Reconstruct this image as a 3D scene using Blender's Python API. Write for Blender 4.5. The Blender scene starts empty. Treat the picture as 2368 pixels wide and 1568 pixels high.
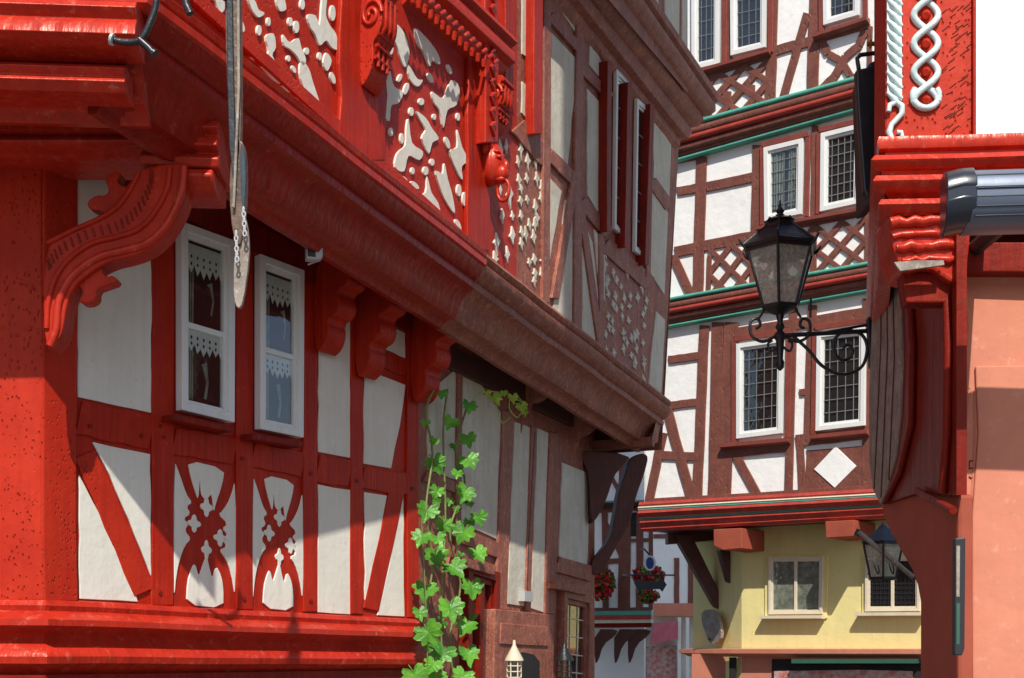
import bpy, bmesh, math, random
from mathutils import Vector
random.seed(7)
F=2900.0; CX=1184.0; HZ=1500.0; EYE=1.7
S=bpy.context.scene
# ---------------------------------------------------------------- materials
MATS={}
def M(name,c1,c2=None,rough=.6,scale=4,bump=.3,bscale=30,pits=0,pscale=22,metal=0,coat=0,grain=0,stain=None,stainamt=.0,spec=.5,tint=False,worn=None):
    m=bpy.data.materials.new(name); m.use_nodes=True; nt=m.node_tree; N=nt.nodes; L=nt.links
    b=N['Principled BSDF']; b.inputs['Roughness'].default_value=rough; b.inputs['Metallic'].default_value=metal
    b.inputs['Coat Weight'].default_value=coat; b.inputs['Coat Roughness'].default_value=.25
    b.inputs['Specular IOR Level'].default_value=spec
    if tint: b.inputs['Specular Tint'].default_value=(1,.62,.52,1)
    tc=N.new('ShaderNodeTexCoord')
    n1=N.new('ShaderNodeTexNoise'); n1.inputs['Scale'].default_value=scale; n1.inputs['Detail'].default_value=8; n1.inputs['Roughness'].default_value=.65
    L.new(tc.outputs['Object'],n1.inputs['Vector'])
    r=N.new('ShaderNodeValToRGB'); r.color_ramp.elements[0].position=.32; r.color_ramp.elements[1].position=.68
    c2=c2 or [x*.8 for x in c1]
    r.color_ramp.elements[0].color=(*c2,1); r.color_ramp.elements[1].color=(*c1,1)
    L.new(n1.outputs['Fac'],r.inputs['Fac']); col=r.outputs['Color']
    def mixin(fac,colr):
        nonlocal col
        mx=N.new('ShaderNodeMix'); mx.data_type='RGBA'; L.new(fac,mx.inputs['Factor']); L.new(col,mx.inputs['A']); mx.inputs['B'].default_value=(*colr,1); col=mx.outputs['Result']
    if stain:
        n2=N.new('ShaderNodeTexNoise'); n2.inputs['Scale'].default_value=scale*5; n2.inputs['Detail'].default_value=10; n2.inputs['Roughness'].default_value=.75
        L.new(tc.outputs['Object'],n2.inputs['Vector'])
        r2=N.new('ShaderNodeValToRGB'); r2.color_ramp.elements[0].position=.60-stainamt*.2; r2.color_ramp.elements[1].position=.72
        L.new(n2.outputs['Fac'],r2.inputs['Fac']); mixin(r2.outputs['Color'],stain)
    if worn:
        mp=N.new('ShaderNodeMapping'); mp.inputs['Scale'].default_value=(14,14,.9); L.new(tc.outputs['Object'],mp.inputs['Vector'])
        n7=N.new('ShaderNodeTexNoise'); n7.inputs['Scale'].default_value=1; n7.inputs['Detail'].default_value=9; n7.inputs['Roughness'].default_value=.75; L.new(mp.outputs['Vector'],n7.inputs['Vector'])
        r7=N.new('ShaderNodeValToRGB'); r7.color_ramp.elements[0].position=.46; r7.color_ramp.elements[1].position=.70; r7.color_ramp.elements[1].color=(.9,.9,.9,1)
        L.new(n7.outputs['Fac'],r7.inputs['Fac']); mixin(r7.outputs['Color'],worn)
    L.new(col,b.inputs['Base Color'])
    prev=None
    def bmp(h,st,dist):
        nonlocal prev
        bn=N.new('ShaderNodeBump'); bn.inputs['Strength'].default_value=st; bn.inputs['Distance'].default_value=dist
        L.new(h,bn.inputs['Height'])
        if prev: L.new(prev,bn.inputs['Normal'])
        prev=bn.outputs['Normal']
    if bump:
        n3=N.new('ShaderNodeTexNoise'); n3.inputs['Scale'].default_value=bscale; n3.inputs['Detail'].default_value=6
        L.new(tc.outputs['Object'],n3.inputs['Vector']); bmp(n3.outputs['Fac'],bump,.01)
        n4=N.new('ShaderNodeTexNoise'); n4.inputs['Scale'].default_value=bscale*.15; n4.inputs['Detail'].default_value=2
        L.new(tc.outputs['Object'],n4.inputs['Vector']); bmp(n4.outputs['Fac'],bump,.03)
    if grain:
        mp=N.new('ShaderNodeMapping'); mp.inputs['Scale'].default_value=(grain,grain,1.4)
        L.new(tc.outputs['Object'],mp.inputs['Vector'])
        n5=N.new('ShaderNodeTexNoise'); n5.inputs['Scale'].default_value=1; n5.inputs['Detail'].default_value=5
        L.new(mp.outputs['Vector'],n5.inputs['Vector']); bmp(n5.outputs['Fac'],.8,.010)
    if pits:
        mp=N.new('ShaderNodeMapping'); mp.inputs['Scale'].default_value=(1,1,.5); L.new(tc.outputs['Object'],mp.inputs['Vector'])
        v=N.new('ShaderNodeTexVoronoi'); v.inputs['Scale'].default_value=pscale; v.inputs['Randomness'].default_value=1
        L.new(mp.outputs['Vector'],v.inputs['Vector'])
        r3=N.new('ShaderNodeValToRGB'); r3.color_ramp.elements[0].position=.10; r3.color_ramp.elements[1].position=.26
        L.new(v.outputs['Distance'],r3.inputs['Fac'])
        n6=N.new('ShaderNodeTexNoise'); n6.inputs['Scale'].default_value=3.2; L.new(tc.outputs['Object'],n6.inputs['Vector'])
        r6=N.new('ShaderNodeValToRGB'); r6.color_ramp.elements[0].position=.52; r6.color_ramp.elements[1].position=.62; L.new(n6.outputs['Fac'],r6.inputs['Fac'])
        mm=N.new('ShaderNodeMath'); mm.operation='MAXIMUM'; L.new(r3.outputs['Color'],mm.inputs[0]); L.new(r6.outputs['Color'],mm.inputs[1])
        bmp(mm.outputs[0],pits,.010)
    if prev: L.new(prev,b.inputs['Normal'])
    MATS[name]=m; return name
M('red_paint',(.49,.026,.009),(.38,.016,.006),.46,3,.2,40,grain=26,stain=(.56,.08,.035),stainamt=.04,spec=.3,tint=True,worn=(.29,.012,.005))
M('red_pitted',(.54,.034,.012),(.42,.020,.008),.48,3,.2,30,pits=.9,pscale=46,stain=(.32,.016,.007),stainamt=.1,spec=.3,tint=True,worn=(.38,.018,.008))
M('red_gloss',(.55,.034,.014),(.42,.020,.009),.32,3,.4,11,grain=20,stain=(.64,.16,.10),stainamt=.2,spec=.5,tint=True,worn=(.35,.016,.008))
M('red_fascia_shaded',(.36,.020,.008),(.26,.013,.006),.36,3,.4,11,grain=20,stain=(.48,.09,.05),stainamt=.15,spec=.4,tint=True,worn=(.20,.010,.005))  # darker red: shade of the down-facing cove put into the colour
M('brown_timber',(.40,.130,.078),(.25,.070,.045),.6,4,.5,40,grain=30,pits=.4,pscale=28,stain=(.54,.30,.21),stainamt=.4,worn=(.20,.055,.037))
M('brown_far',(.25,.078,.050),(.16,.048,.032),.65,5,.4,30,pits=.6,pscale=14,stain=(.08,.026,.020),stainamt=.4,worn=(.14,.042,.029))
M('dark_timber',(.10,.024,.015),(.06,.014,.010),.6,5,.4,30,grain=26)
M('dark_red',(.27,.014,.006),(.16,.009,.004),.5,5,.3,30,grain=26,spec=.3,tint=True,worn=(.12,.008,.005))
M('plaster',(.82,.79,.70),(.74,.70,.61),.85,2.2,.3,18,stain=(.62,.57,.47),stainamt=.10,spec=.2,worn=(.70,.66,.57))
M('plaster_far',(.95,.94,.92),(.89,.88,.85),.85,2,.7,10,stain=(.74,.72,.66),stainamt=.08,spec=.2)
M('plaster_old',(.74,.69,.58),(.60,.55,.44),.9,3,.6,15,stain=(.46,.41,.33),stainamt=.28,spec=.2,worn=(.54,.49,.40))
M('white_paint',(.84,.84,.82),(.78,.78,.76),.35,3,.05,20,worn=(.72,.72,.69))
M('yellow_plaster',(.86,.75,.34),(.79,.68,.29),.85,1.5,.3,18,spec=.2,stain=(.66,.56,.28),stainamt=.05,worn=(.76,.66,.30))
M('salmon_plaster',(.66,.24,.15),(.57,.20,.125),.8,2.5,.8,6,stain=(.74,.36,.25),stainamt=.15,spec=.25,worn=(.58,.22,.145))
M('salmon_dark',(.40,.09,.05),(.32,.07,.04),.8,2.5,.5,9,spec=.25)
M('teal_paint',(.11,.42,.32),(.07,.32,.24),.5,5,.2,30,stain=(.25,.45,.38),stainamt=.1)
M('red_trim',(.46,.050,.032),(.30,.033,.024),.5,5,.3,20,stain=(.5,.16,.11),stainamt=.25)
M('brown_red',(.28,.06,.038),(.19,.04,.027),.5,5,.3,20)
M('cream_trim',(.75,.66,.5),(.66,.56,.42),.6,4,.2,20)
M('paleblue',(.66,.76,.74),(.54,.66,.64),.5,10,.35,40,stain=(.40,.50,.48),stainamt=.2)
M('weathered',(.38,.33,.27),(.20,.15,.12),.85,8,.6,20,grain=30,stain=(.56,.52,.45),stainamt=.4)
M('iron',(.016,.018,.020),(.010,.011,.012),.35,10,.2,60,spec=.6)
M('slate_blue',(.045,.065,.085),(.03,.045,.06),.3,10,.1,60)
M('sign_wood',(.17,.10,.06),(.05,.035,.03),.35,9,.3,50,stain=(.42,.34,.2),stainamt=.2)
M('gold',(.60,.38,.10),(.4,.25,.06),.35,9,.1,50,metal=.8)
M('awning_metal',(.13,.16,.22),(.10,.125,.18),.4,2,.03,50,metal=.2)
M('awning_dark',(.03,.035,.05),(.02,.024,.035),.25,2,.03,50)
M('lace',(.88,.88,.86),(.75,.75,.73),.9,60,.3,120)
M('interior',(.022,.018,.016),(.010,.009,.009),.9,3,0)
M('interior_red',(.12,.02,.012),(.02,.012,.012),.9,2.5,0)
M('curtain',(.46,.45,.38),(.16,.16,.12),.9,9,0)
M('cobble',(.16,.15,.14),(.09,.085,.08),.8,3,.6,12,pits=.7,pscale=7)
M('roof_slate',(.07,.07,.075),(.045,.045,.05),.6,4,.4,8,pits=.4,pscale=5)
M('bulb',(.35,.35,.30),None,.4,4,0)
M('flower_red',(.7,.02,.03),(.55,.01,.04),.6,40,0)
M('leaf_dark',(.06,.15,.02),(.04,.10,.015),.6,20,0)
M('leaf_young',(.42,.55,.06),(.30,.45,.05),.5,20,0)
M('stem',(.20,.26,.06),(.14,.14,.05),.6,20,0)
M('grey_plastic',(.5,.5,.5),None,.4,4,0)
M('sign_blue',(.02,.07,.30),None,.35,4,0)
M('pink_cloth',(.62,.16,.20),(.5,.1,.14),.8,6,.2,30)
M('cloth_mix',(.5,.06,.05),(.55,.5,.45),.9,9,.3,30)
M('graphite',(.02,.02,.025),None,.5,4,0)
M('lead',(.20,.21,.21),None,.5,4,0)
M('green_board',(.04,.12,.08),(.03,.1,.07),.5,14,0)
def glassmat(name,tint,refl):
    m=bpy.data.materials.new(name); m.use_nodes=True; nt=m.node_tree; N=nt.nodes; L=nt.links
    for n in list(N):
        if n.type!='OUTPUT_MATERIAL': N.remove(n)
    o=[n for n in N if n.type=='OUTPUT_MATERIAL'][0]
    t=N.new('ShaderNodeBsdfTransparent'); t.inputs['Color'].default_value=(*tint,1)
    g=N.new('ShaderNodeBsdfGlossy'); g.inputs['Roughness'].default_value=.04
    f=N.new('ShaderNodeLayerWeight'); f.inputs['Blend'].default_value=.5
    nz=N.new('ShaderNodeTexNoise'); nz.inputs['Scale'].default_value=5 
    tc=N.new('ShaderNodeTexCoord'); L.new(tc.outputs['Object'],nz.inputs['Vector'])
    bn=N.new('ShaderNodeBump'); bn.inputs['Strength'].default_value=.15; bn.inputs['Distance'].default_value=.02; L.new(nz.outputs['Fac'],bn.inputs['Height'])
    L.new(bn.outputs['Normal'],g.inputs['Normal'])
    mu=N.new('ShaderNodeMath'); mu.operation='MULTIPLY_ADD'; mu.inputs[1].default_value=.45; mu.inputs[2].default_value=refl; L.new(f.outputs['Facing'],mu.inputs[0])
    mx=N.new('ShaderNodeMixShader'); L.new(mu.outputs[0],mx.inputs[0]); L.new(t.outputs[0],mx.inputs[1]); L.new(g.outputs[0],mx.inputs[2])
    L.new(mx.outputs[0],o.inputs['Surface']); MATS[name]=m
glassmat('glass',(.85,.9,.88),.06)
glassmat('lamp_glass',(.9,.88,.80),.06)
m=bpy.data.materials.new('frosted'); m.use_nodes=True; nt=m.node_tree; b=nt.nodes['Principled BSDF']
nz=nt.nodes.new('ShaderNodeTexNoise'); nz.inputs['Scale'].default_value=45; tc=nt.nodes.new('ShaderNodeTexCoord'); nt.links.new(tc.outputs['Object'],nz.inputs['Vector'])
rr=nt.nodes.new('ShaderNodeValToRGB'); rr.color_ramp.elements[0].color=(.58,.58,.48,1); rr.color_ramp.elements[1].color=(.92,.90,.78,1); rr.color_ramp.elements[0].position=.35; rr.color_ramp.elements[1].position=.65
nt.links.new(nz.outputs['Fac'],rr.inputs['Fac']); nt.links.new(rr.outputs['Color'],b.inputs['Base Color']); b.inputs['Roughness'].default_value=.15; b.inputs['Alpha'].default_value=.55
bn=nt.nodes.new('ShaderNodeBump'); bn.inputs['Strength'].default_value=.5; bn.inputs['Distance'].default_value=.01; nt.links.new(nz.outputs['Fac'],bn.inputs['Height']); nt.links.new(bn.outputs['Normal'],b.inputs['Normal'])
trl=nt.nodes.new('ShaderNodeBsdfTranslucent'); nt.links.new(rr.outputs['Color'],trl.inputs['Color']); mxx=nt.nodes.new('ShaderNodeMixShader'); mxx.inputs[0].default_value=.35
nt.links.new(b.outputs[0],mxx.inputs[1]); nt.links.new(trl.outputs[0],mxx.inputs[2]); nt.links.new(mxx.outputs[0],[n for n in nt.nodes if n.type=='OUTPUT_MATERIAL'][0].inputs['Surface'])
MATS['frosted']=m
m=bpy.data.materials.new('leaf'); m.use_nodes=True; nt=m.node_tree; N=nt.nodes; L=nt.links; b=N['Principled BSDF']; o=[n for n in N if n.type=='OUTPUT_MATERIAL'][0]
nz=N.new('ShaderNodeTexNoise'); nz.inputs['Scale'].default_value=5; tc=N.new('ShaderNodeTexCoord'); L.new(tc.outputs['Object'],nz.inputs['Vector'])
rr=N.new('ShaderNodeValToRGB'); rr.color_ramp.elements[0].color=(.06,.24,.02,1); rr.color_ramp.elements[1].color=(.18,.52,.05,1); rr.color_ramp.elements[0].position=.35; rr.color_ramp.elements[1].position=.65
L.new(nz.outputs['Fac'],rr.inputs['Fac']); L.new(rr.outputs['Color'],b.inputs['Base Color']); b.inputs['Roughness'].default_value=.4
nz2=N.new('ShaderNodeTexNoise'); nz2.inputs['Scale'].default_value=40; L.new(tc.outputs['Object'],nz2.inputs['Vector']); bn=N.new('ShaderNodeBump'); bn.inputs['Strength'].default_value=.6; bn.inputs['Distance'].default_value=.01; L.new(nz2.outputs['Fac'],bn.inputs['Height']); L.new(bn.outputs['Normal'],b.inputs['Normal'])
tr=N.new('ShaderNodeBsdfTranslucent'); L.new(rr.outputs['Color'],tr.inputs['Color']); mx=N.new('ShaderNodeMixShader'); mx.inputs[0].default_value=.35
L.new(b.outputs[0],mx.inputs[1]); L.new(tr.outputs[0],mx.inputs[2]); L.new(mx.outputs[0],o.inputs['Surface']); MATS['leaf']=m
# ---------------------------------------------------------------- builder
GROUPS=[]
class G:
    def __init__(s,name):
        s.e=bpy.data.objects.new(name,None); S.collection.objects.link(s.e); s.parts={}; s.curves={}; s.opts={}; GROUPS.append(s)
    def add(s,part,mat,vs,fs,bevel=0,smooth=False):
        k=(part,mat); d=s.parts.setdefault(k,[[],[]]); o=len(d[0]); d[0].extend([tuple(v) for v in vs]); d[1].extend([[i+o for i in f] for f in fs])
        s.opts[k]=(bevel,smooth)
    def tube(s,part,mat,pts,r):
        s.curves.setdefault((part,mat),[]).append((pts,r))
    def flush(s):
        for (part,mat),(vs,fs) in s.parts.items():
            me=bpy.data.meshes.new(part); me.from_pydata(vs,[],fs); me.update()
            bm=bmesh.new(); bm.from_mesh(me); bmesh.ops.recalc_face_normals(bm,faces=bm.faces); bm.to_mesh(me); bm.free()
            ob=bpy.data.objects.new(part,me); S.collection.objects.link(ob); ob.parent=s.e; me.materials.append(MATS[mat])
            bv,sm=s.opts[(part,mat)]
            if sm:
                for p in me.polygons: p.use_smooth=True
                me.set_sharp_from_angle(angle=math.radians(40))
            if bv:
                md=ob.modifiers.new('b','BEVEL'); md.width=bv; md.segments=2; md.limit_method='ANGLE'; md.angle_limit=math.radians(50)
        for (part,mat),sp in s.curves.items():
            cu=bpy.data.curves.new(part,'CURVE'); cu.dimensions='3D'; cu.bevel_depth=1.0; cu.bevel_resolution=3; cu.use_fill_caps=True
            for pts,r in sp:
                q=cu.splines.new('POLY'); q.points.add(len(pts)-1)
                for i,p in enumerate(pts):
                    q.points[i].co=(*p,1); q.points[i].radius=r if not isinstance(r,(list,tuple)) else r[i]
            ob=bpy.data.objects.new(part,cu); S.collection.objects.link(ob); ob.parent=s.e; cu.materials.append(MATS[mat])
class Wall:
    def __init__(s,p0,d):
        l=math.hypot(*d); s.d=(d[0]/l,d[1]/l); s.n=(s.d[1],-s.d[0]); s.p=p0
    def P(s,u,v,off=0):
        r=((u-CX)/F,1.0,(HZ-v)/F); c=(s.p[0]+off*s.n[0])*s.n[0]+(s.p[1]+off*s.n[1])*s.n[1]
        t=c/(r[0]*s.n[0]+r[1]*s.n[1]); return Vector((r[0]*t,t,r[2]*t+EYE))
    def N(s): return Vector((s.n[0],s.n[1],0))
    def D(s): return Vector((s.d[0],s.d[1],0))
def atdepth(u,dep): return ((u-CX)/F*dep,dep)
def vpdir(u): return (u-CX,F) if u>CX else (CX-u,-F)
def chaik(p,n=2):
    for _ in range(n):
        q=[]
        for i in range(len(p)):
            a=p[i]; b=p[(i+1)%len(p)]
            q+= [tuple(a[k]*.75+b[k]*.25 for k in range(len(a))),tuple(a[k]*.25+b[k]*.75 for k in range(len(a)))]
        p=q
    return p
def catmull(p,n=6):
    out=[]
    for i in range(len(p)-1):
        a=Vector(p[max(i-1,0)]);b=Vector(p[i]);c=Vector(p[i+1]);d=Vector(p[min(i+2,len(p)-1)])
        for k in range(n):
            t=k/n; out.append(.5*((2*b)+(c-a)*t+(2*a-5*b+4*c-d)*t*t+(3*b-a-3*c+d)*t**3))
    out.append(Vector(p[-1])); return out
def closedcat(p,n=4):
    out=[]; k=len(p)
    for i in range(k):
        a=Vector(p[i-1]);b=Vector(p[i]);c=Vector(p[(i+1)%k]);d=Vector(p[(i+2)%k])
        for j in range(n):
            t=j/n; q=.5*((2*b)+(c-a)*t+(2*a-5*b+4*c-d)*t*t+(3*b-a-3*c+d)*t**3); out.append((q[0],q[1]))
    return out
def prism3(g,part,mat,pts,vec,bevel=0,smooth=False):
    n=len(pts); vs=[Vector(p) for p in pts]+[Vector(p)-vec for p in pts]
    fs=[list(range(n)),list(range(2*n-1,n-1,-1))]+[[i,i+n,(i+1)%n+n,(i+1)%n] for i in range(n)]
    g.add(part,mat,vs,fs,bevel,smooth)
def poly(g,w,part,mat,pts,th=.02,off=0,sm=0,bevel=0):
    if sm: pts=chaik(pts,sm)
    prism3(g,part,mat,[w.P(p[0],p[1],off+th) for p in pts],w.N()*th,bevel)
def beam(g,w,part,mat,a,b,wd,th=.02,off=0,bevel=.005,wd2=None):
    wd2=wd2 or wd; dx,dy=b[0]-a[0],b[1]-a[1]; l=math.hypot(dx,dy); nx,ny=-dy/l/2,dx/l/2
    k=6; top=[];bot=[]
    for i in range(k+1):
        t=i/k; ww=(wd+(wd2-wd)*t); j=random.uniform(-.07,.07)*ww; c=(a[0]+dx*t+nx*j,a[1]+dy*t+ny*j)
        top.append((c[0]+nx*ww,c[1]+ny*ww)); bot.append((c[0]-nx*ww,c[1]-ny*ww))
    poly(g,w,part,mat,top+bot[::-1],th+random.uniform(0,.004),off,0,bevel)
def sweep(g,part,mat,path,prof,bevel=0,smooth=True,closed=False,wob=0):
    if wob:
        np_=[]; 
        for i in range(len(path)-1):
            a=Vector(path[i]);b=Vector(path[i+1]); L_=(b-a).length; k=max(1,int(L_/.35))
            for j in range(k): np_.append(a.lerp(b,j/k)+(Vector((0,0,random.uniform(-wob,wob))) if j else Vector((0,0,0))))
        np_.append(Vector(path[-1])); path=np_
    n=len(path); ns=[]
    for i in range(n):
        def nn(a,b):
            d=Vector((b[0]-a[0],b[1]-a[1])); d.normalize(); return Vector((d[1],-d[0]))
        if i==0: m=nn(path[0],path[1])
        elif i==n-1: m=nn(path[-2],path[-1])
        else:
            a=nn(path[i-1],path[i]); b=nn(path[i],path[i+1]); m=(a+b); m.normalize(); m=m/max(.4,m.dot(a))
        ns.append(m)
    k=len(prof); vs=[]; fs=[]
    for p,m in zip(path,ns):
        for o,z in prof: vs.append((p[0]+m[0]*o,p[1]+m[1]*o,p[2]+z))
    for i in range(n-1):
        for j in range(k if closed else k-1):
            a=i*k+j; b=i*k+(j+1)%k; fs.append([a,b,b+k,a+k])
    fs.append(list(range(k))); fs.append([ (n-1)*k+j for j in range(k)][::-1])
    g.add(part,mat,vs,fs,bevel,smooth)
def mould(g,w,part,mat,a,b,prof,off=0,**k): sweep(g,part,mat,[w.P(*a,off),w.P(*b,off)],prof,**k)
def console(g,w,part,mat,pos,width,prof,bevel=.008):
    D=w.D(); Nn=w.N(); pts=[Vector(pos)+Nn*o+Vector((0,0,z))-D*width/2 for o,z in prof]
    prism3(g,part,mat,pts,-D*width,bevel)
def quad_window(g,w,q,fw=.05,frame='white_paint',off=0,grid=None,mull=False,inter='interior',curt=None,th=.05,rail=None,lead='graphite',lw=.006):
    c=[w.P(p[0],p[1],off) for p in q]
    Nn=w.N()
    def B(a,b): return (c[0]*(1-a)+c[1]*a)*(1-b)+(c[3]*(1-a)+c[2]*a)*b
    W_=(c[1]-c[0]).length; H_=(c[3]-c[0]).length; fx=fw/W_; fy=fw/H_
    def box(a0,b0,a1,b1,o0,t,mat,part,bev=.004):
        prism3(g,part,mat,[B(a0,b0)+Nn*(o0+t),B(a1,b0)+Nn*(o0+t),B(a1,b1)+Nn*(o0+t),B(a0,b1)+Nn*(o0+t)],Nn*t,bev)
    box(fx*.3,fy*.3,1-fx*.3,1-fy*.3,.001,.003,inter,'window_interior',0)
    if curt: curt(B,Nn)
    g.add('window_glass','glass',[B(a_,b_)+Nn*.016 for a_,b_ in ((fx*.5,fy*.5),(1-fx*.5,fy*.5),(1-fx*.5,1-fy*.5),(fx*.5,1-fy*.5))],[[0,1,2,3]])
    for (a0,b0,a1,b1) in [(0,0,fx,1),(1-fx,0,1,1),(fx,0,1-fx,fy),(fx,1-fy,1-fx,1)]: box(a0,b0,a1,b1,0,th,frame,'window_frame')
    s=.55
    for (a0,b0,a1,b1) in [(fx,fy,fx*(1+s),1-fy),(1-fx*(1+s),fy,1-fx,1-fy),(fx*(1+s),fy,1-fx*(1+s),fy*(1+s)),(fx*(1+s),1-fy*(1+s),1-fx*(1+s),1-fy)]: box(a0,b0,a1,b1,0,th*.6,frame,'window_sash')
    if mull: box(.5-fx*.5,fy,.5+fx*.5,1-fy,0,th*.7,frame,'window_mullion')
    if rail: box(fx,rail-fy*.35,1-fx,rail+fy*.35,0,th*.55,frame,'window_rail')
    if grid:
        nx,ny=grid
        for i in range(1,nx):
            a=fx+(1-2*fx)*i/nx; box(a-lw/W_,fy,a+lw/W_,1-fy,.018,.006,lead,'leading',0)
        for j in range(1,ny):
            a=fy+(1-2*fy)*j/ny; box(fx,a-lw/H_,1-fx,a+lw/H_,.018,.0065,lead,'leading_bars',0)
def box3(g,part,mat,x0,y0,z0,x1,y1,z1,bevel=0):
    prism3(g,part,mat,[(x0,y0,z0),(x1,y0,z0),(x1,y0,z1),(x0,y0,z1)],Vector((0,y0-y1,0)),bevel)
def ell(cx,cy,rx,ry,rot=0,n=14):
    return [(cx+rx*math.cos(t)*math.cos(rot)-ry*math.sin(t)*math.sin(rot),cy+rx*math.cos(t)*math.sin(rot)+ry*math.sin(t)*math.cos(rot)) for t in [2*math.pi*i/n for i in range(n)]]
def lathe(g,part,mat,c,prof,n=16,smooth=True):
    vs=[];fs=[]
    for r,z in prof:
        for i in range(n):
            a=2*math.pi*(i+.5)/n; vs.append((c[0]+r*math.cos(a),c[1]+r*math.sin(a),c[2]+z))
    for j in range(len(prof)-1):
        for i in range(n): fs.append([j*n+i,j*n+(i+1)%n,(j+1)*n+(i+1)%n,(j+1)*n+i])
    fs.append(list(range(n))); fs.append(list(range((len(prof)-1)*n,len(prof)*n))[::-1])
    g.add(part,mat,vs,fs,0,smooth)
def sheet(g,part,mat,pts): g.add(part,mat,pts,[list(range(len(pts)))])
def wq(a,b,z0,z1): return [(a[0],a[1],z0),(b[0],b[1],z0),(b[0],b[1],z1),(a[0],a[1],z1)]
# ---------------------------------------------------------------- facade planes
WL=Wall(atdepth(405,8.0),vpdir(3000))
L0=WL.P(100,1500); LE=WL.P(962,1500)
DE=Vector((*atdepth(1375,14.0),EYE))
WD=Wall((LE[0],LE[1]),(DE[0]-LE[0],DE[1]-LE[1]))
U0=Vector((-1.85,6.2,EYE)); WU=Wall((-1.85,6.2),vpdir(2500)); UE=WU.P(1530,1040)
WF=Wall((L0[0],L0[1]),(1,.04))
# ================================================================= RED HOUSE
R=G('red_half_timbered_house')
zt=EYE+3.05
zb=EYE+.22
sheet(R,'timber_wall','red_paint',wq(L0,LE,zb,EYE+3.2))
FL=(L0[0]-6,L0[1]-.24)
sheet(R,'end_wall','red_paint',wq(FL,L0,zb,EYE+3.2))
sheet(R,'stone_base','salmon_plaster',wq(L0+Vector((.0,0.02,0)),LE,0,zb)); sheet(R,'stone_base','salmon_plaster',wq(FL,L0,0,zb))
P='plaster'
def rough_edge(pts,amp=1.6,step=34):
    out=[]
    for i in range(len(pts)):
        a=pts[i];b=pts[(i+1)%len(pts)]; l=math.hypot(b[0]-a[0],b[1]-a[1]); k=max(1,int(l/step)); out.append(a)
        for j in range(1,k):
            t=j/k; out.append((a[0]+(b[0]-a[0])*t+random.uniform(-amp,amp),a[1]+(b[1]-a[1])*t+random.uniform(-amp,amp)))
    return out
def pn(pts,sm=0,th=.012): poly(R,WL,'plaster_panel',P,rough_edge(pts),th,0,sm,.004)
pn([(178,395),(350,455),(351,955),(270,938),(181,918)])
pn([(215,1022),(348,1050),(351,1335),(330,1280),(300,1205),(255,1100)])
pn([(183,1098),(215,1160),(245,1215),(290,1320),(320,1392),(185,1385)])
def flame(cx0,cx1,t0,t1,b0,b1):
    def X(a,b):
        u=cx0+(cx1-cx0)*a; t=t0+(t1-t0)*a; bb=b0+(b1-b0)*a; return (u,t+(bb-t)*b)
    sh=[ [(.22,0),(.82,0),(.78,.12),(.67,.27),(.645,.33),(.62,.20),(.57,.22),(.53,.25),(.48,.24),(.44,.21),(.42,.10),(.395,.26),(.36,.22),(.28,.12)],
         [(0,.02),(.10,.12),(.2,.24),(.3,.29),(.20,.32),(.27,.37),(.15,.41),(.24,.44),(.17,.49),(.28,.54),(.18,.59),(.10,.68),(.04,.80),(0,.97)],
         [(1,.05),(1,.92),(.93,.74),(.84,.64),(.73,.585),(.87,.555),(.76,.50),(.88,.47),(.78,.43),(.88,.39),(.72,.335),(.80,.30),(.92,.2)],
         [(.2,1),(.22,.84),(.28,.75),(.34,.70),(.40,.80),(.46,.72),(.53,.635),(.57,.72),(.62,.80),(.68,.70),(.76,.76),(.8,.85),(.8,1)]]
    for q in sh: poly(R,WL,'plaster_panel',P,[X(*p) for p in chaik(q,1)],.012,0,0,0)
    for a,b,rx,ry in [(.53,.30,.08,.055),(.33,.43,.085,.05),(.75,.50,.085,.05),(.53,.60,.065,.055)]:
        poly(R,WL,'plaster_panel',P,[X(a+rx*math.cos(t)*(1+.3*math.cos(4*t)),b+ry*math.sin(t)*(1+.3*math.cos(4*t))) for t in [i*math.pi/10 for i in range(20)]],.012)
flame(403,546,1056,1090,1396,1410); flame(585,702,1092,1118,1404,1416)
pn([(738,800),(770,690),(812,640),(810,1059),(737,1045)])
pn([(736,1120),(810,1133),(813,1421),(736,1416)])
pn([(868,800),(890,740),(915,700),(937,700),(938,832)])
pn([(843,854),(938,890),(925,985),(905,1083),(841,1072)])
pn([(843,1138),(895,1146),(872,1270),(845,1398)])
pn([(933,1143),(936,1426),(873,1423),(900,1310),(912,1240)])
for a,b,w_ in [((377,450),(377,1400),50),((566,520),(566,1410),38),((719,600),(719,1415),32),((826,640),(826,1420),28),((956,740),(956,1428),26)]:
    beam(R,WL,'post','red_paint',a,b,w_,.018,0,.006)
beam(R,WL,'corner_post','red_pitted',(140,360),(140,1392),80,.03,0,.01)
beam(R,WL,'rail','red_paint',(184,965),(352,1000),78,.014); beam(R,WL,'rail','red_paint',(404,1018),(545,1045),62,.014); beam(R,WL,'rail','red_paint',(586,1052),(702,1075),56,.014)
beam(R,WL,'rail','red_paint',(736,1083),(811,1096),62,.014); beam(R,WL,'rail','red_paint',(840,1105),(945,1120),50,.014)
beam(R,WL,'rail','red_paint',(868,820),(942,852),40,.014)
beam(R,WL,'brace','red_pitted',(198,1050),(335,1370),50,.016,0,.006)
beam(R,WL,'brace','red_paint',(925,1110),(858,1410),36,.016,0,.006)
beam(R,WL,'head_beam','dark_red',(180,340),(960,740),66,.05,0,.01)
for (u,v) in ((372,985),(380,1010),(562,1060),(720,1095),(826,1112),(372,1372),(566,1385),(720,1390),(210,985),(330,1008),(955,1130)):
    poly(R,WL,'peg','dark_red',ell(u,v,4,5),.026)
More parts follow.
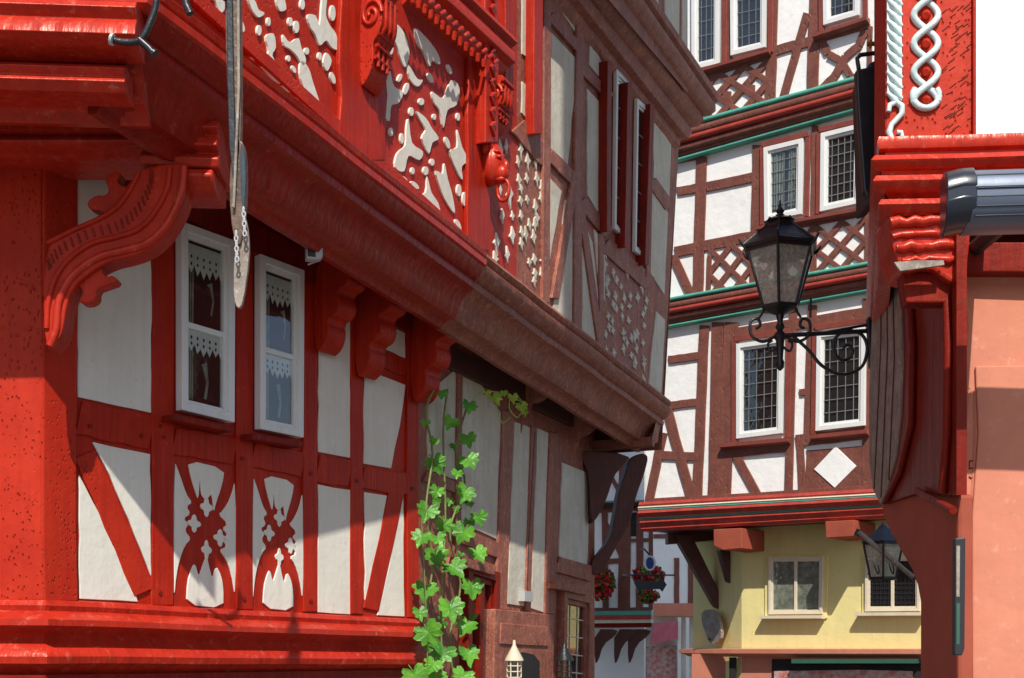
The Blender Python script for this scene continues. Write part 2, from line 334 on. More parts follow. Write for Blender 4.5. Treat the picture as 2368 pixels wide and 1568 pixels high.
def lace(B,Nn):
    for y0,h in ((.115,.13),(.555,.11)):
        n=7; pts=[B(.10,y0-.03),B(.90,y0-.03)]
        for i in range(2*n+1): pts.append(B(.90-.80*i/(2*n), y0+h*(.55+(.35 if i%2 else 0)+ .2*abs(math.cos(i*.45)))))
        prism3(R,'lace_curtain','lace',[p+Nn*.009 for p in pts],Nn*.003)
        for i in range(n):
            for k in range(2):
                a=.90-.80*(i+.5)/n; r_=.016
                pp=[B(a+r_*math.cos(t),y0+h*(.28+.3*k)+r_*.6*math.sin(t)) for t in [j*math.pi/4 for j in range(8)]]
                prism3(R,'lace_eyelets','interior',[p+Nn*.0105 for p in pp],Nn*.001)
    for (a,b0,b1,ww) in ((.56,.72,.90,.05),(.66,.28,.44,.03)):
        pts=[B(a-.1,b0),B(a,b0-.02),B(a+.04,(b0+b1)/2),B(a,b1),B(a-ww,b1),B(a+.04-ww,(b0+b1)/2),B(a-ww*1.5,b0+.01)]
        prism3(R,'curtain_tie','curtain',[p+Nn*.008 for p in pts],Nn*.002)
    for i in range(4):
        prism3(R,'curtain_fold','curtain',[B(.16+i*.045,.1)+Nn*(.0065),B(.19+i*.045,.1)+Nn*(.0065),B(.185+i*.04,.92)+Nn*.0065,B(.16+i*.04,.92)+Nn*.0065],Nn*.002)
for q in ([(405,515),(530,560),(528,979),(406,950)],[(588,590),(690,628),(688,1014),(588,994)]):
    quad_window(R,WL,q,.052,th=.06,curt=lace,rail=.53,off=.015,inter='interior_red')
    beam(R,WL,'window_sill','dark_red',(q[3][0]-4,q[3][1]+14),(q[2][0]+12,q[2][1]+14),14,.13,0,.006)
cor=[(0,.04),(.05,.03),(.07,0),(.06,-.03),(.10,-.05),(.14,-.08),(.14,-.115),(.10,-.13),(.05,-.15),(.03,-.18),(.05,-.22),(.09,-.25),(.11,-.29),(.10,-.33),(.04,-.36),(.0,-.40)]
sweep(R,'base_cornice','red_gloss',[(FL[0],FL[1],EYE+.245),(L0[0],L0[1],EYE+.245),(LE[0],LE[1],EYE+.205)],cor,wob=.004)
sweep(R,'base_board','dark_red',[(FL[0],FL[1],EYE-.15),(L0[0],L0[1],EYE-.15),(LE[0],LE[1],EYE-.17)],[(0,0),(.045,0),(.045,-.6),(0,-.6)])
beam(R,WF,'corner_post','red_pitted',(30,368),(30,1390),140,.035,0,.012)
for (u,v) in ((70,663),(66,758)): poly(R,WF,'peg','red_paint',ell(u,v,7,7),.042)
by=6.98
prof=[(0,0),(.10,.0),(.13,-.018),(.12,-.036),(.07,-.045),(.07,-.057),(.12,-.063),(.155,-.078),(.15,-.10),(.09,-.11),(.09,-.12),(.12,-.13),(.13,-.15),(.11,-.17),(.05,-.18),(.02,-.20),(0,-.21),(-.3,-.21),(-.3,0)]
sweep(R,'corner_beam','red_gloss',[(-8.5,by+.06,EYE+2.95),(-1.78,by,EYE+2.93)],prof,closed=True)
sweep(R,'corner_beam_cap','red_gloss',[(-2.03,by-.015,EYE+2.90),(-1.60,by-.02,EYE+2.88)],[(.0,0),(.12,0),(.16,-.05),(.11,-.08),(.15,-.11),(.16,-.15),(.09,-.17),(.13,-.21),(.11,-.25),(.0,-.27),(-.22,-.27),(-.22,0)],closed=True,bevel=.006)
sweep(R,'corner_beam_foot','red_gloss',[(-1.93,by-.01,EYE+2.63),(-1.63,by-.02,EYE+2.62)],[(.0,0),(.11,0),(.13,-.04),(.08,-.10),(0,-.12),(-.18,-.12),(-.18,0)],closed=True,bevel=.01)
FB=Wall((0,6.98),(1,0))
br=[(100,555),(170,527),(230,500),(275,460),(305,410),(335,385),(430,372),(434,420),(425,470),(395,530),(350,575),(300,595),(250,605),(205,632),(168,665),(152,710),(148,750),(138,785),(100,822)]
poly(R,FB,'carved_bracket','red_paint',br,.16,0,2,.01)
poly(R,FB,'carved_bracket_leaf','red_paint',[(275,510),(238,490),(205,482),(200,466),(222,450),(245,452),(252,436),(240,412),(262,394),(282,400),(268,418),(287,432),(310,428),(325,440)],.10,.03,1,.008)
poly(R,FB,'carved_bracket_leaf','red_paint',[(160,662),(185,660),(192,678),(179,697),(200,703),(222,692),(222,668),(240,662),(273,650),(262,636),(245,640),(232,622),(245,595),(200,615)],.10,.03,1,.008)
ed=lambda pts:[FB.P(u,v,.162) for u,v in [(p[0],p[1]) for p in catmull(pts,6)]]
R.tube('bracket_moulding','red_gloss',ed([(425,385),(418,450),(385,520),(340,562),(290,578),(235,592),(190,618),(155,655),(135,705),(130,760),(115,800)]),.022)
R.tube('bracket_moulding','red_paint',ed([(392,390),(385,440),(355,495),(320,530),(270,548),(215,562),(165,595),(130,640),(112,700),(108,760)]),.016)
R.tube('bracket_moulding','red_paint',ed([(320,400),(300,440),(270,480),(225,508),(170,532),(110,562)]),.014)
cp=catmull([(352,398),(345,440),(315,492),(270,525),(200,545),(140,580),(112,615)],4)
for i,p in enumerate(cp):
    R.tube('bracket_carving','dark_red',[FB.P(p[0]-4,p[1]-12,.158),FB.P(p[0]+3,p[1]+9,.158)],.007)
zc=EYE+2.70; ze=EYE+2.21
fas=[(-.32,.10),(-.32,.0),(-.26,-.01),(-.24,.03),(-.20,.05),(-.15,.055),(-.12,.09),(-.11,.14),(-.08,.20),(-.03,.25),(.02,.27),(.03,.30),(.02,.33),(.045,.34),(.075,.37),(.10,.41),(.105,.45),(.08,.47),(.10,.48),(.115,.51),(.10,.54),(.05,.55),(.0,.56)]
UT=Vector((UE[0]-U0[0],UE[1]-U0[1])).length
def uz(p): return zc+(ze-zc)*(Vector((p[0]-U0[0],p[1]-U0[1])).length)/UT
UR=WU.P(1195,780); zr=uz(UR); UM=WU.P(1092,700); zm=uz(UM)
UFl=(-8.5,U0[1]-.45)
sweep(R,'jetty_moulding','red_fascia_shaded',[(U0[0],U0[1],zc),(UM[0],UM[1],zm)],fas,wob=.004)
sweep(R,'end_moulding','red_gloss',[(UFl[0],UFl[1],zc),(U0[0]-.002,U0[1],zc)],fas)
sweep(R,'jetty_lip','red_gloss',[(UFl[0],UFl[1],zc+.445),(U0[0],U0[1],zc+.445),(UM[0],UM[1],zm+.445)],[(0,.12),(.10,.115),(.128,.09),(.118,.06),(.09,.045),(.125,.03),(.122,-.01),(.09,-.03),(0,-.03)],wob=.004)
sweep(R,'end_ledge','red_gloss',[(UFl[0],UFl[1]-.02,zc+.30),(U0[0]+.04,U0[1]-.02,zc+.30)],[(0,.10),(.17,.10),(.20,.06),(.16,.02),(.19,-.02),(.20,-.07),(.12,-.10),(0,-.12)],bevel=.004)
sweep(R,'end_ledge','red_gloss',[(UFl[0],UFl[1]-.02,zc+.09),(U0[0]-.04,U0[1]-.02,zc+.09)],[(-.1,.06),(.05,.06),(.09,.03),(.06,.0),(.08,-.03),(.04,-.07),(-.1,-.08)],bevel=.004)
zTop=EYE+8.2
sheet(R,'upper_wall','red_pitted',[(U0[0],U0[1],zc+.5),(UR[0],UR[1],zr+.5),(UR[0],UR[1],zTop),(U0[0],U0[1],zTop)])
sheet(R,'upper_end_wall','red_pitted',wq(UFl,U0,zc+.5,zTop))
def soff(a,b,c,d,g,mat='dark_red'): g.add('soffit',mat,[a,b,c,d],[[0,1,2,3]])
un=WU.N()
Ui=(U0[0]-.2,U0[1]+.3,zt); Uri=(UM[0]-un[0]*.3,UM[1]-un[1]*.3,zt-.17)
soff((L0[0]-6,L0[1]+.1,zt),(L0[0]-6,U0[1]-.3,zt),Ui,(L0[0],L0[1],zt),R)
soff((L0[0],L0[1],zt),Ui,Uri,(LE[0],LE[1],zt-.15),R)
a0=Vector((L0[0],L0[1],zt-.02)).lerp(Vector((LE[0],LE[1],zt-.17)),.18)+WL.N()*.1; a1=Vector((L0[0],L0[1],zt-.02)).lerp(Vector((LE[0],LE[1],zt-.17)),.42)+WL.N()*.1
R.add('soffit_infill','plaster',[a0,a1,a1+WL.N()*.3,a0+WL.N()*.4],[[0,1,2,3]])
def wb(pts,g=R,mat='plaster',th=.014): poly(g,WU,'plaster_infill',mat,closedcat(pts,3),th)
B_=[ [(498,-10),(515,-10),(520,20),(508,28)],[(575,-5),(590,2),(598,22),(612,30),(600,40),(588,30),(580,15)],
[(615,85),(633,78),(638,110),(630,128),(648,160),(657,188),(640,190),(600,148),(581,132),(588,120),(610,130),(622,118)],
[(655,80),(670,98),(690,88),(697,110),(708,138),(700,152),(688,130),(670,112),(658,105)],
[(697,140),(714,158),(724,190),(740,243),(720,232),(704,205),(694,170)],
[(712,35),(730,36),(740,58),(746,-5),(756,-5),(754,35),(764,60),(777,78),(785,114),(768,110),(755,93),(740,105),(730,80),(718,62)],
[(755,122),(767,140),(757,164),(748,145)],[(652,183),(672,193),(677,214),(658,207)],ell(686,62,6,14),
[(915,55),(937,80),(947,122),(938,155),(927,135),(920,110),(914,90)],[(960,65),(987,88),(1012,122),(1018,148),(1000,140),(994,153),(980,120),(966,100)],
[(945,150),(965,182),(978,185),(966,200),(948,182)],[(895,135),(904,170),(912,200),(932,213),(922,238),(905,245),(901,280),(888,262),(893,215),(883,190),(889,160)],
[(1000,212),(1025,227),(1044,186),(1063,203),(1056,242),(1035,255),(1026,295),(1017,255),(1003,235)],
[(963,257),(985,273),(1000,298),(1015,320),(1000,330),(992,355),(976,320),(985,300),(974,280)],
[(945,275),(953,330),(978,350),(970,370),(945,360),(935,396),(914,386),(919,355),(938,335),(940,300)],
[(1058,300),(1069,340),(1083,370),(1068,385),(1070,415),(1057,395),(1040,350),(1058,340)],
[(1008,395),(1024,402),(1028,378),(1036,415),(1046,450),(1052,493),(1030,462),(1017,430)],
[(988,408),(998,445),(1014,470),(1018,503),(990,482),(960,458),(985,445)],
ell(940,205,5,14,.3),ell(952,258,5,10),ell(985,395,6,10),ell(1035,330,5,14,-.3),ell(905,110,5,16),ell(1000,375,5,8),ell(930,320,4,12),ell(975,235,6,8),ell(1062,440,5,14),ell(996,180,5,12,-.4),
ell(1040,160,4,12,-.4),ell(1060,270,4,9),ell(935,415,5,10,-.8),ell(960,428,5,12,-.8),ell(1075,460,5,16),ell(1060,520,5,14,-.4),ell(925,180,4,10,.4),ell(1005,270,4,7),ell(955,395,4,8),ell(905,305,4,10),
ell(640,215,6,12,-.7),ell(600,70,5,12),ell(770,30,6,18),ell(672,50,5,10),ell(560,60,5,14,-.3),ell(710,118,5,8),ell(690,225,5,10,-.8),ell(622,50,4,10),ell(740,130,4,9),ell(680,160,4,9,-.4),ell(770,180,5,14,-.3),ell(540,30,5,12,-.4),ell(700,10,5,12),ell(720,255,5,9,-.8),ell(668,135,4,7),[(480,-40),(495,-30),(500,0),(488,-8)],[(640,-20),(655,-10),(662,20),(648,25),(640,5)]]
for b in B_: wb(b)
random.seed(11)
def xlens(u,v,rx,ry,mat,g):
    r=lambda s: s*random.uniform(.75,1.25)
    p=[(u-r(rx)*.3,v-r(ry)),(u+r(rx)*.5,v-ry*.35),(u+r(rx),v-ry*.05),(u+r(rx)*.35,v+ry*.3),(u+r(rx)*.3,v+r(ry)),(u-r(rx)*.4,v+ry*.35),(u-r(rx),v+ry*.05),(u-r(rx)*.4,v-ry*.3)]
    poly(g,WU,'lozenge_infill',mat,closedcat(p,2),.014)
for cx,cy,rx,ry in [(1157,350,7,32),(1150,560,7,26),(1163,500,5,24),(1180,450,7,28),(1170,400,5,18),(1186,545,6,26),(1174,590,5,24),(1186,500,4,14),(1146,600,7,18),(1158,440,4,16),(1172,340,4,20)]:
    xlens(cx,cy,rx,ry,'plaster',R)
beam(R,WU,'upper_post','red_paint',(842,-80),(842,372),106,.035,0,.01); beam(R,WU,'upper_post','red_paint',(1112,-60),(1108,580),52,.035,0,.01)
beam(R,WU,'upper_rail','red_pitted',(380,-75),(1190,660),26,.03)
def scrollcorbel(g,w,u,v,h,out,wid,mat='red_pitted'):
    pos=w.P(u,v,.03)
    pr=[(0,0),(out,0),(out*1.05,-.10*h),(out*.80,-.16*h),(out*.95,-.28*h),(out*1.0,-.42*h),(out*.80,-.56*h),(out*.55,-.62*h),(out*.62,-.74*h),(out*.5,-.88*h),(out*.2,-h),(0,-h)]
    console(g,w,'scroll_corbel',mat,pos,wid,chaik(pr,2),.006)
    c=pos-w.D()*(wid/2+.004)+w.N()*out*.52+Vector((0,0,-.36*h))
    pts=[c+w.N()*(math.cos(t)*r)+Vector((0,0,math.sin(t)*r*1.25)) for t,r in [(i*.35,out*.46*(1-i/34)) for i in range(30)]]
    g.tube('scroll_carving','red_gloss',pts,.014)
    for k in range(7):
        a=pos+w.N()*(out*(1.02-.06*k))+Vector((0,0,-h*(.10+.11*k)))
        g.tube('scroll_carving','red_paint',[a-w.D()*wid*.48,a+w.D()*wid*.48],.012)
    for k in (-1,0,1): g.tube('scroll_carving','red_paint',[pos+w.D()*wid*.28*k+w.N()*out*(1.0 if j<4 else .65)+Vector((0,0,-h*(.2+.09*j))) for j in range(8)],.014)
scrollcorbel(R,WU,850,-30,.68,.17,.20)
scrollcorbel(R,WU,1140,190,.40,.13,.20)
hc=WU.P(1118,385,.0)
def blob(c,rx,ry,rz,part,mat='red_gloss',n=10):
    vs=[];fs=[]
    for j in range(n+1):
        ph=math.pi*j/n
        for i in range(12):
            t=2*math.pi*i/12; vs.append(c+WU.N()*rx*math.sin(ph)*math.cos(t)+WU.D()*ry*math.sin(ph)*math.sin(t)+Vector((0,0,rz*math.cos(ph))))
    for j in range(n):
        for i in range(12): fs.append([j*12+i,j*12+(i+1)%12,(j+1)*12+(i+1)%12,(j+1)*12+i])
    R.add(part,mat,vs,fs,0,True)
blob(hc+WU.N()*.07,.11,.10,.17,'ornament_head'); blob(hc+WU.N()*.15+Vector((0,0,-.08)),.07,.06,.07,'ornament_head'); blob(hc+WU.N()*.19+Vector((0,0,-.03)),.03,.025,.05,'ornament_head')
blob(hc+WU.N()*.15+Vector((0,0,-.13)),.05,.05,.03,'ornament_head')
for s in (-1,1):
    blob(hc+WU.N()*.15+WU.D()*.05*s+Vector((0,0,.03)),.03,.025,.02,'ornament_head'); blob(hc+WU.N()*.06+WU.D()*.10*s+Vector((0,0,.11)),.03,.03,.06,'ornament_head')
    blob(hc+WU.N()*.13+WU.D()*.045*s+Vector((0,0,.07)),.04,.035,.015,'ornament_head')
for k in range(6): blob(hc+WU.N()*.06+WU.D()*.03*(k-2.5)+Vector((0,0,.15-.01*abs(k-2.5))),.06,.02,.05,'ornament_mane','red_paint')
rc=hc+WU.N()*.17+Vector((0,0,-.21)); R.tube('ornament_ring','red_gloss',[rc+WU.N()*.05*math.cos(t)+Vector((0,0,.085*math.sin(t))) for t in [i*math.pi/8 for i in range(17)]],.014)
mould(R,WU,'carved_sill','red_pitted',(930,-75),(1150,125),[(0,.10),(.16,.10),(.18,.05),(.13,.02),(.16,-.03),(.16,-.10),(.10,-.13),(.08,-.20),(0,-.26)],bevel=.004)
for i in range(16):
    t=i/15; p=WU.P(940+205*t,-25+188*t,.10); R.tube('carved_sill_beads','red_pitted',[p,p+Vector((0,0,-.06))],[.028,.016])
    p=WU.P(940+205*t,-55+190*t,.17); R.tube('carved_sill_beads','red_gloss',[p+WU.D()*.04,p-WU.D()*.03-Vector((0,0,.05))],[.016,.010])
beam(R,WU,'window_jamb','red_paint',(1138,-120),(1138,330),30,.12,0,.01)
poly(R,WU,'window_pane','white_paint',[(1040,-60),(1098,-60),(1098,62),(1040,8)],.03); beam(R,WU,'window_jamb','red_gloss',(1108,-60),(1108,72),12,.08)
for i in range(20):
    p=WU.P(1140,-20+i*17,.13); s=(-1)**i; R.tube('carved_jamb','red_gloss',[p+WU.D()*.045*s+Vector((0,0,.03)),p,p-WU.D()*.035*s-Vector((0,0,.03))],[.008,.018,.008])
for u in (1180,1247):
    beam(R,WU,'window_jamb','red_paint',(u,-60),(u-2,310 if u>1200 else 250),20,.09,0,.01)
sl=Wall((0,8.6),(1,.3))
poly(R,sl,'flood_light','grey_plastic',[(708,556),(735,552),(747,560),(747,596),(735,600),(708,598)],.08,0,0,.01)
poly(R,sl,'flood_light_lens','graphite',[(712,564),(730,561),(730,594),(712,592)],.084)
R.tube('flood_light_cable','grey_plastic',[sl.P(735,598),sl.P(728,606),sl.P(712,612)],.006)
cpf=chaik([(0,0),(.44,0),(.47,-.07),(.42,-.13),(.30,-.14),(.34,-.22),(.33,-.30),(.22,-.33),(.25,-.42),(.22,-.50),(.13,-.52),(.15,-.62),(.10,-.72),(0,-.76)],2)
for (u,v,s) in ((765,585,1.0),(858,640,1.05),(985,700,1.1)):
    console(R,WL,'jetty_console','red_paint',WL.P(u-20,v,.02),.20,[(a*s,b*s) for a,b in cpf],.008)
    console(R,WL,'jetty_joist','dark_red',WL.P(u-20,v,.02)+Vector((0,0,.14)),.24,[(0,0),(.7,0),(.7,-.14),(0,-.14)],.01)
sheet(R,'rear_wall','red_paint',[(FL[0],FL[1],0),(FL[0],16,0),(FL[0],16,zTop),(FL[0],FL[1],zTop)])
R.add('roof','roof_slate',[(-9,5.6,zTop),(U0[0]+.1,5.9,zTop),(UR[0]+.1,UR[1],zTop),(UR[0]-4,UR[1]+2,zTop+4),(-9,8,zTop+4)],[[0,1,2,3,4]])
# ================================================================= BROWN HOUSE
H=G('brown_half_timbered_house')
zDE=EYE+2.55
sheet(H,'timber_wall','brown_timber',[(LE[0],LE[1],0),(DE[0],DE[1],0),(DE[0],DE[1],zDE+.1),(LE[0],LE[1],zt)])
BT='brown_timber'
def ph(pts,mat='plaster_old',sm=0): poly(H,WD,'plaster_panel',mat,rough_edge(pts),.012,0,sm,.004)
ph([(990,905),(1058,850),(1058,1112),(990,1085)]); ph([(1072,830),(1163,960),(1156,1250),(1062,1205)])
ph([(1190,975),(1230,990),(1216,1402),(1174,1396)]); ph([(1243,990),(1270,1002),(1258,1416),(1228,1406)]); ph([(1300,1070),(1363,1095),(1357,1312),(1293,1286)])
for a,b,w_ in [((1066,820),(1060,1300),12),((1176,950),(1160,1410),26),((1236,985),(1222,1412),12),((1284,1000),(1272,1420),24)]: beam(H,WD,'post',BT,a,b,w_,.03,0,.006)
beam(H,WD,'rail',BT,(985,1100),(1062,1130),26,.02); beam(H,WD,'rail',BT,(1060,1235),(1158,1275),34,.03)
beam(H,WD,'rail',BT,(1290,1305),(1372,1328),36,.03); beam(H,WD,'head_beam','dark_timber',(970,790),(1375,985),46,.05)
poly(H,WD,'shop_pier',BT,[(1146,1408),(1282,1422),(1278,1700),(1140,1700)],.10,0,0,.01)
poly(H,WD,'shop_pier_panel','brown_timber',[(1160,1440),(1270,1450),(1268,1495),(1158,1490)],.115,0,0,.008)
poly(H,WD,'doorway','interior',[(1172,1530),(1185,1514),(1210,1508),(1235,1514),(1248,1530),(1250,1700),(1172,1700)],.105)
quad_window(H,WD,[(1066,1300),(1140,1325),(1132,1700),(1060,1700)],.09,'dark_red',mull=True,th=.08)
quad_window(H,WD,[(1290,1362),(1356,1378),(1350,1700),(1285,1700)],.09,BT,grid=(3,7),th=.08,lead='cream_trim')
beam(H,WD,'lintel',BT,(1060,1296),(1146,1320),20,.12); beam(H,WD,'lintel',BT,(1286,1352),(1360,1368),18,.12)
poly(H,WD,'meter_box','grey_plastic',[(1214,1366),(1232,1368),(1232,1392),(1214,1390)],.08)
H.tube('cable','graphite',[WD.P(1218,1380,.03),WD.P(1222,1250,.03),WD.P(1236,1000,.03)],.008)
sweep(H,'jetty_moulding',BT,[(UM[0],UM[1],zm),(UE[0],UE[1],ze)],fas,wob=.006)
sweep(H,'jetty_moulding_return',BT,[(UE[0],UE[1],ze),(UE[0]-2.8,UE[1]+1.3,ze)],fas)
zb2=EYE+9.6
at=lambda u,v,o=0: WU.P(u,v,o)
sheet(H,'upper_wall',BT,[(UR[0],UR[1],zr+.5),(UE[0],UE[1],ze+.5),tuple(at(1570,330)),tuple(at(1580,0)),(at(1580,0)[0],at(1580,0)[1],zb2),(UR[0],UR[1],zb2)])
H.add('gable_wall',BT,[(UE[0],UE[1],ze),(UE[0]-2.8,UE[1]+1.3,ze),(UE[0]-2.8,UE[1]+1.3,zb2),(at(1580,0)[0],at(1580,0)[1],zb2),tuple(at(1570,330))],[[0,1,2,3,4]])
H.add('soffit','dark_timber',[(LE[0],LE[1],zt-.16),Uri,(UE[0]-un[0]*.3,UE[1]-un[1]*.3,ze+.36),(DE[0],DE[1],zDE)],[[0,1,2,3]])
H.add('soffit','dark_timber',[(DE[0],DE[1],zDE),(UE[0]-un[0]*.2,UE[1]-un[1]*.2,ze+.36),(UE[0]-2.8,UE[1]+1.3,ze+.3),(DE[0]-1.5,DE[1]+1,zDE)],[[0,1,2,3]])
A=Vector((LE[0],LE[1],zt-.18)); Bq=Vector(Uri)-Vector((0,0,.02)); C=Vector((UE[0]-un[0]*.3,UE[1]-un[1]*.3,ze+.34)); Dq=Vector((DE[0],DE[1],zDE-.02))
def sp(t,s): return A.lerp(Dq,t).lerp(Bq.lerp(C,t),s)
for t0,t1 in ((.12,.32),(.42,.60),(.68,.84)):
    H.add('soffit_infill','plaster',[sp(t0,.25),sp(t1,.2),sp(t1+.02,.85),sp(t0+.02,.85)],[[0,1,2,3]])
for t in (.36,.63,.88):
    a=sp(t,.05);b=sp(t+.02,.7); H.tube('jetty_joist','dark_timber',[a-Vector((0,0,.04)),b-Vector((0,0,.02))],.07)
def pu(pts,mat='plaster_old',sm=0,th=.012): poly(H,WU,'plaster_panel',mat,rough_edge(pts,1.2),th,0,sm,.004)
for q in ([(1275,75),(1336,140),(1312,385),(1273,342)],[(1272,412),(1299,442),(1272,600)],[(1308,462),(1330,470),(1322,762),(1279,716)],
 [(1358,205),(1412,265),(1402,522),(1360,452)],[(1346,500),(1370,560),(1384,690),(1380,818),(1347,782)],[(1290,-60),(1337,-60),(1336,82),(1300,28)],
 [(1370,-60),(1380,-10),(1422,100),(1410,212),(1363,150)],[(1207,-60),(1236,-60),(1233,142),(1208,124)],[(1208,188),(1233,212),(1231,290),(1207,260)],
 [(1513,275),(1552,335),(1547,480),(1511,415)],[(1508,440),(1545,492),(1537,682),(1499,622)],[(1518,720),(1538,740),(1526,965),(1497,925)],[(1374,530),(1398,560),(1400,700),(1386,660)]): pu(q)
H.tube('curved_brace',BT,[at(*p,.02) for p in [(1372,40),(1395,80),(1385,120),(1405,160),(1398,200)]],.035)
random.seed(3)
for i in range(6):
    for j in range(14):
        u=1405+i*17+random.uniform(-6,6); v=585+(u-1400)*.8+j*24+random.uniform(-11,11)
        if v>860+(u-1400)*.95 or random.random()<.15: continue
        xlens(u,v,random.uniform(3.5,5.5),random.uniform(8,17),'plaster_old',H)
for i in range(4):
    for j in range(11):
        u=1203+i*18+random.uniform(-5,5); v=350+(u-1200)*.8+j*30+random.uniform(-12,12)
        if v>645+(u-1200)*.9 or u>1258 or random.random()<.15: continue
        xlens(u,v,random.uniform(4,6),random.uniform(12,22),'plaster_old',H)
for a,b,w_ in [((1268,-60),(1264,700),16),((1344,-60),(1335,790),17),((1392,540),(1392,830),10),((1508,250),(1500,640),10)]: beam(H,WU,'post',BT,a,b,w_,.03,0,.006)
beam(H,WU,'brace',BT,(1335,395),(1285,690),16,.03); beam(H,WU,'brace',BT,(1345,480),(1395,830),14,.03); 
beam(H,WU,'rail',BT,(1270,355),(1340,425),26,.026); beam(H,WU,'rail',BT,(1345,465),(1410,540),26,.026); beam(H,WU,'rail',BT,(1508,418),(1550,478),24,.026)
beam(H,WU,'rail',BT,(1200,290),(1268,370),40,.022); beam(H,WU,'rail',BT,(1400,565),(1505,655),34,.022); beam(H,WU,'rail',BT,(1345,155),(1415,225),20,.03); beam(H,WU,'rail',BT,(1275,35),(1340,110),20,.03)
for q in ([(1418,160),(1452,195),(1443,558),(1414,530)],[(1466,228),(1503,262),(1492,606),(1461,582)]):
    quad_window(H,WU,q,.05,'white_paint',off=.01,grid=(2,5),th=.04,lead='lead')
for a,b in (((1410,140),(1408,535)),((1457,190),(1450,572)),((1509,240),(1497,612))): beam(H,WU,'window_jamb','dark_red',a,b,10,.10)
q0=WU.P(1290,-120,.0); q1=WU.P(1560,235,.0)
dd=(q1-q0); q2=q0-dd*.3
c2=[(0,-.55),(.05,-.50),(.05,-.42),(.12,-.40),(.16,-.33),(.15,-.27),(.22,-.24),(.27,-.17),(.26,-.11),(.33,-.09),(.38,-.03),(.38,.04),(.34,.07),(.40,.10),(.41,.17),(.36,.2),(.2,.22),(0,.25)]
sweep(H,'upper_cornice',BT,[q2,q1,(q1[0]-2.8,q1[1]+1.3,q1[2])],c2)
qa=WU.P(1290,-140,.3)
H.add('third_storey_wall',BT,[tuple(qa),tuple(WU.P(1590,215,.3)),(WU.P(1590,215,.3)[0],WU.P(1590,215,.3)[1],zb2+2),(qa[0],qa[1],zb2+2)],[[0,1,2,3]])
for q in ([(1478,-60),(1520,-60),(1525,60),(1490,15)],[(1535,-60),(1572,-60),(1570,130),(1540,85)],[(1578,-60),(1590,-60),(1588,170),(1577,150)]): poly(H,WU,'plaster_panel','plaster_old',q,.012,.3,0,0)
beam(H,WU,'brace',BT,(1480,-30),(1560,110),10,.03,.3)
def fp(dep): return Wall((0,dep),(1,.15))
poly(H,fp(13.4),'jetty_bracket','brown_timber',[(1266,958),(1290,955),(1378,968),(1385,985),(1366,1002),(1340,1010),(1338,1035),(1318,1062),(1316,1085),(1292,1100),(1282,1150),(1276,1245),(1262,1245)],.22,0,1,.01)
poly(H,fp(12.3),'jetty_bracket','brown_timber',[(1170,868),(1190,872),(1262,880),(1282,900),(1262,922),(1235,925),(1225,958),(1212,965),(1205,1010),(1185,1020),(1172,1000)],.22,0,1,.01)
poly(H,fp(13.75),'jetty_bracket','dark_timber',[(1335,1040),(1462,1050),(1440,1078),(1420,1100),(1405,1150),(1385,1192),(1366,1215),(1362,1100),(1345,1060)],.22,0,1,.01)
poly(H,fp(13.9),'corner_brace','dark_timber',[(1455,1055),(1502,1045),(1492,1092),(1470,1150),(1458,1210),(1422,1270),(1395,1322),(1370,1332),(1366,1300),(1385,1280),(1412,1245),(1422,1195),(1432,1130),(1448,1090)],.2,0,2,.01)
poly(H,fp(14.0),'corner_post','dark_timber',[(1352,1000),(1372,1000),(1372,1700),(1352,1700)],.15)
H.add('roof','roof_slate',[(q2[0]+.3,q2[1],zb2+2),(q1[0]+.6,q1[1]+.3,zb2+2),(q1[0]-3,q1[1]+1.5,zb2+6),(q2[0]-3,q2[1]+1.5,zb2+6)],[[0,1,2,3]])
sheet(H,'rear_wall',BT,[(-4,16.5,0),(DE[0]-1.5,16,0),(DE[0]-1.5,16,zb2+4),(-4,16.5,zb2+4)])
sheet(H,'gable_wall_lower',BT,[(DE[0],DE[1],0),(DE[0]-1.5,DE[1]+2,0),(DE[0]-1.5,DE[1]+2,zDE+.3),(DE[0],DE[1],zDE)])
sheet(H,'party_wall',BT,[(UR[0]-.02,UR[1]+.01,zr+.52),(UR[0]-4,UR[1]+2,zr+.52),(UR[0]-4,UR[1]+2,zb2+4),(UR[0]-.02,UR[1]+.01,zb2+2)])
# ================================================================= BACK HOUSE
K=G('white_half_timbered_house')
WB=Wall(atdepth(1490,22),vpdir(-2200))
BF='brown_far'; PF='plaster_far'
o2,o3,o4=0,.12,.24
poly(K,WB,'storey_wall',PF,[(1492,1172),(2300,1120),(2300,560),(1492,705)],.3,-.3)
poly(K,WB,'storey_wall',PF,[(1492,742),(2300,590),(2300,110),(1492,330)],.3,o3-.3)
poly(K,WB,'storey_wall',PF,[(1492,350),(2300,130),(2300,-1100),(1492,-900)],.3,o4-.3)
def bb(a,b,w_,o=0,mat=BF,w2=None): beam(K,WB,'timber',mat,a,b,w_,.03,o,.006,w2)
def lattice(q,nx,ny,o,w_):
    def X(a,b): 
        t=(q[0][0]+(q[1][0]-q[0][0])*a,q[0][1]+(q[1][1]-q[0][1])*a); bo=(q[3][0]+(q[2][0]-q[3][0])*a,q[3][1]+(q[2][1]-q[3][1])*a)
        return (t[0]+(bo[0]-t[0])*b,t[1]+(bo[1]-t[1])*b)
    k=int(nx+ny)+1
    for i in range(1,k):
        for sgn in (0,1):
            pts=[]
            for a in (0,1):
                b=(i-a*nx)/ny if sgn==0 else (a*nx-(i-ny))/ny
                if -1e-6<=b<=1+1e-6: pts.append((a,b))
            for b in (0,1):
                a=(i-b*ny)/nx if sgn==0 else ((i-ny)+b*ny)/nx
                if 1e-6<a<1-1e-6: pts.append((a,b))
            if len(pts)>=2: bb(X(*pts[0]),X(*pts[1]),w_,o+.002*sgn)
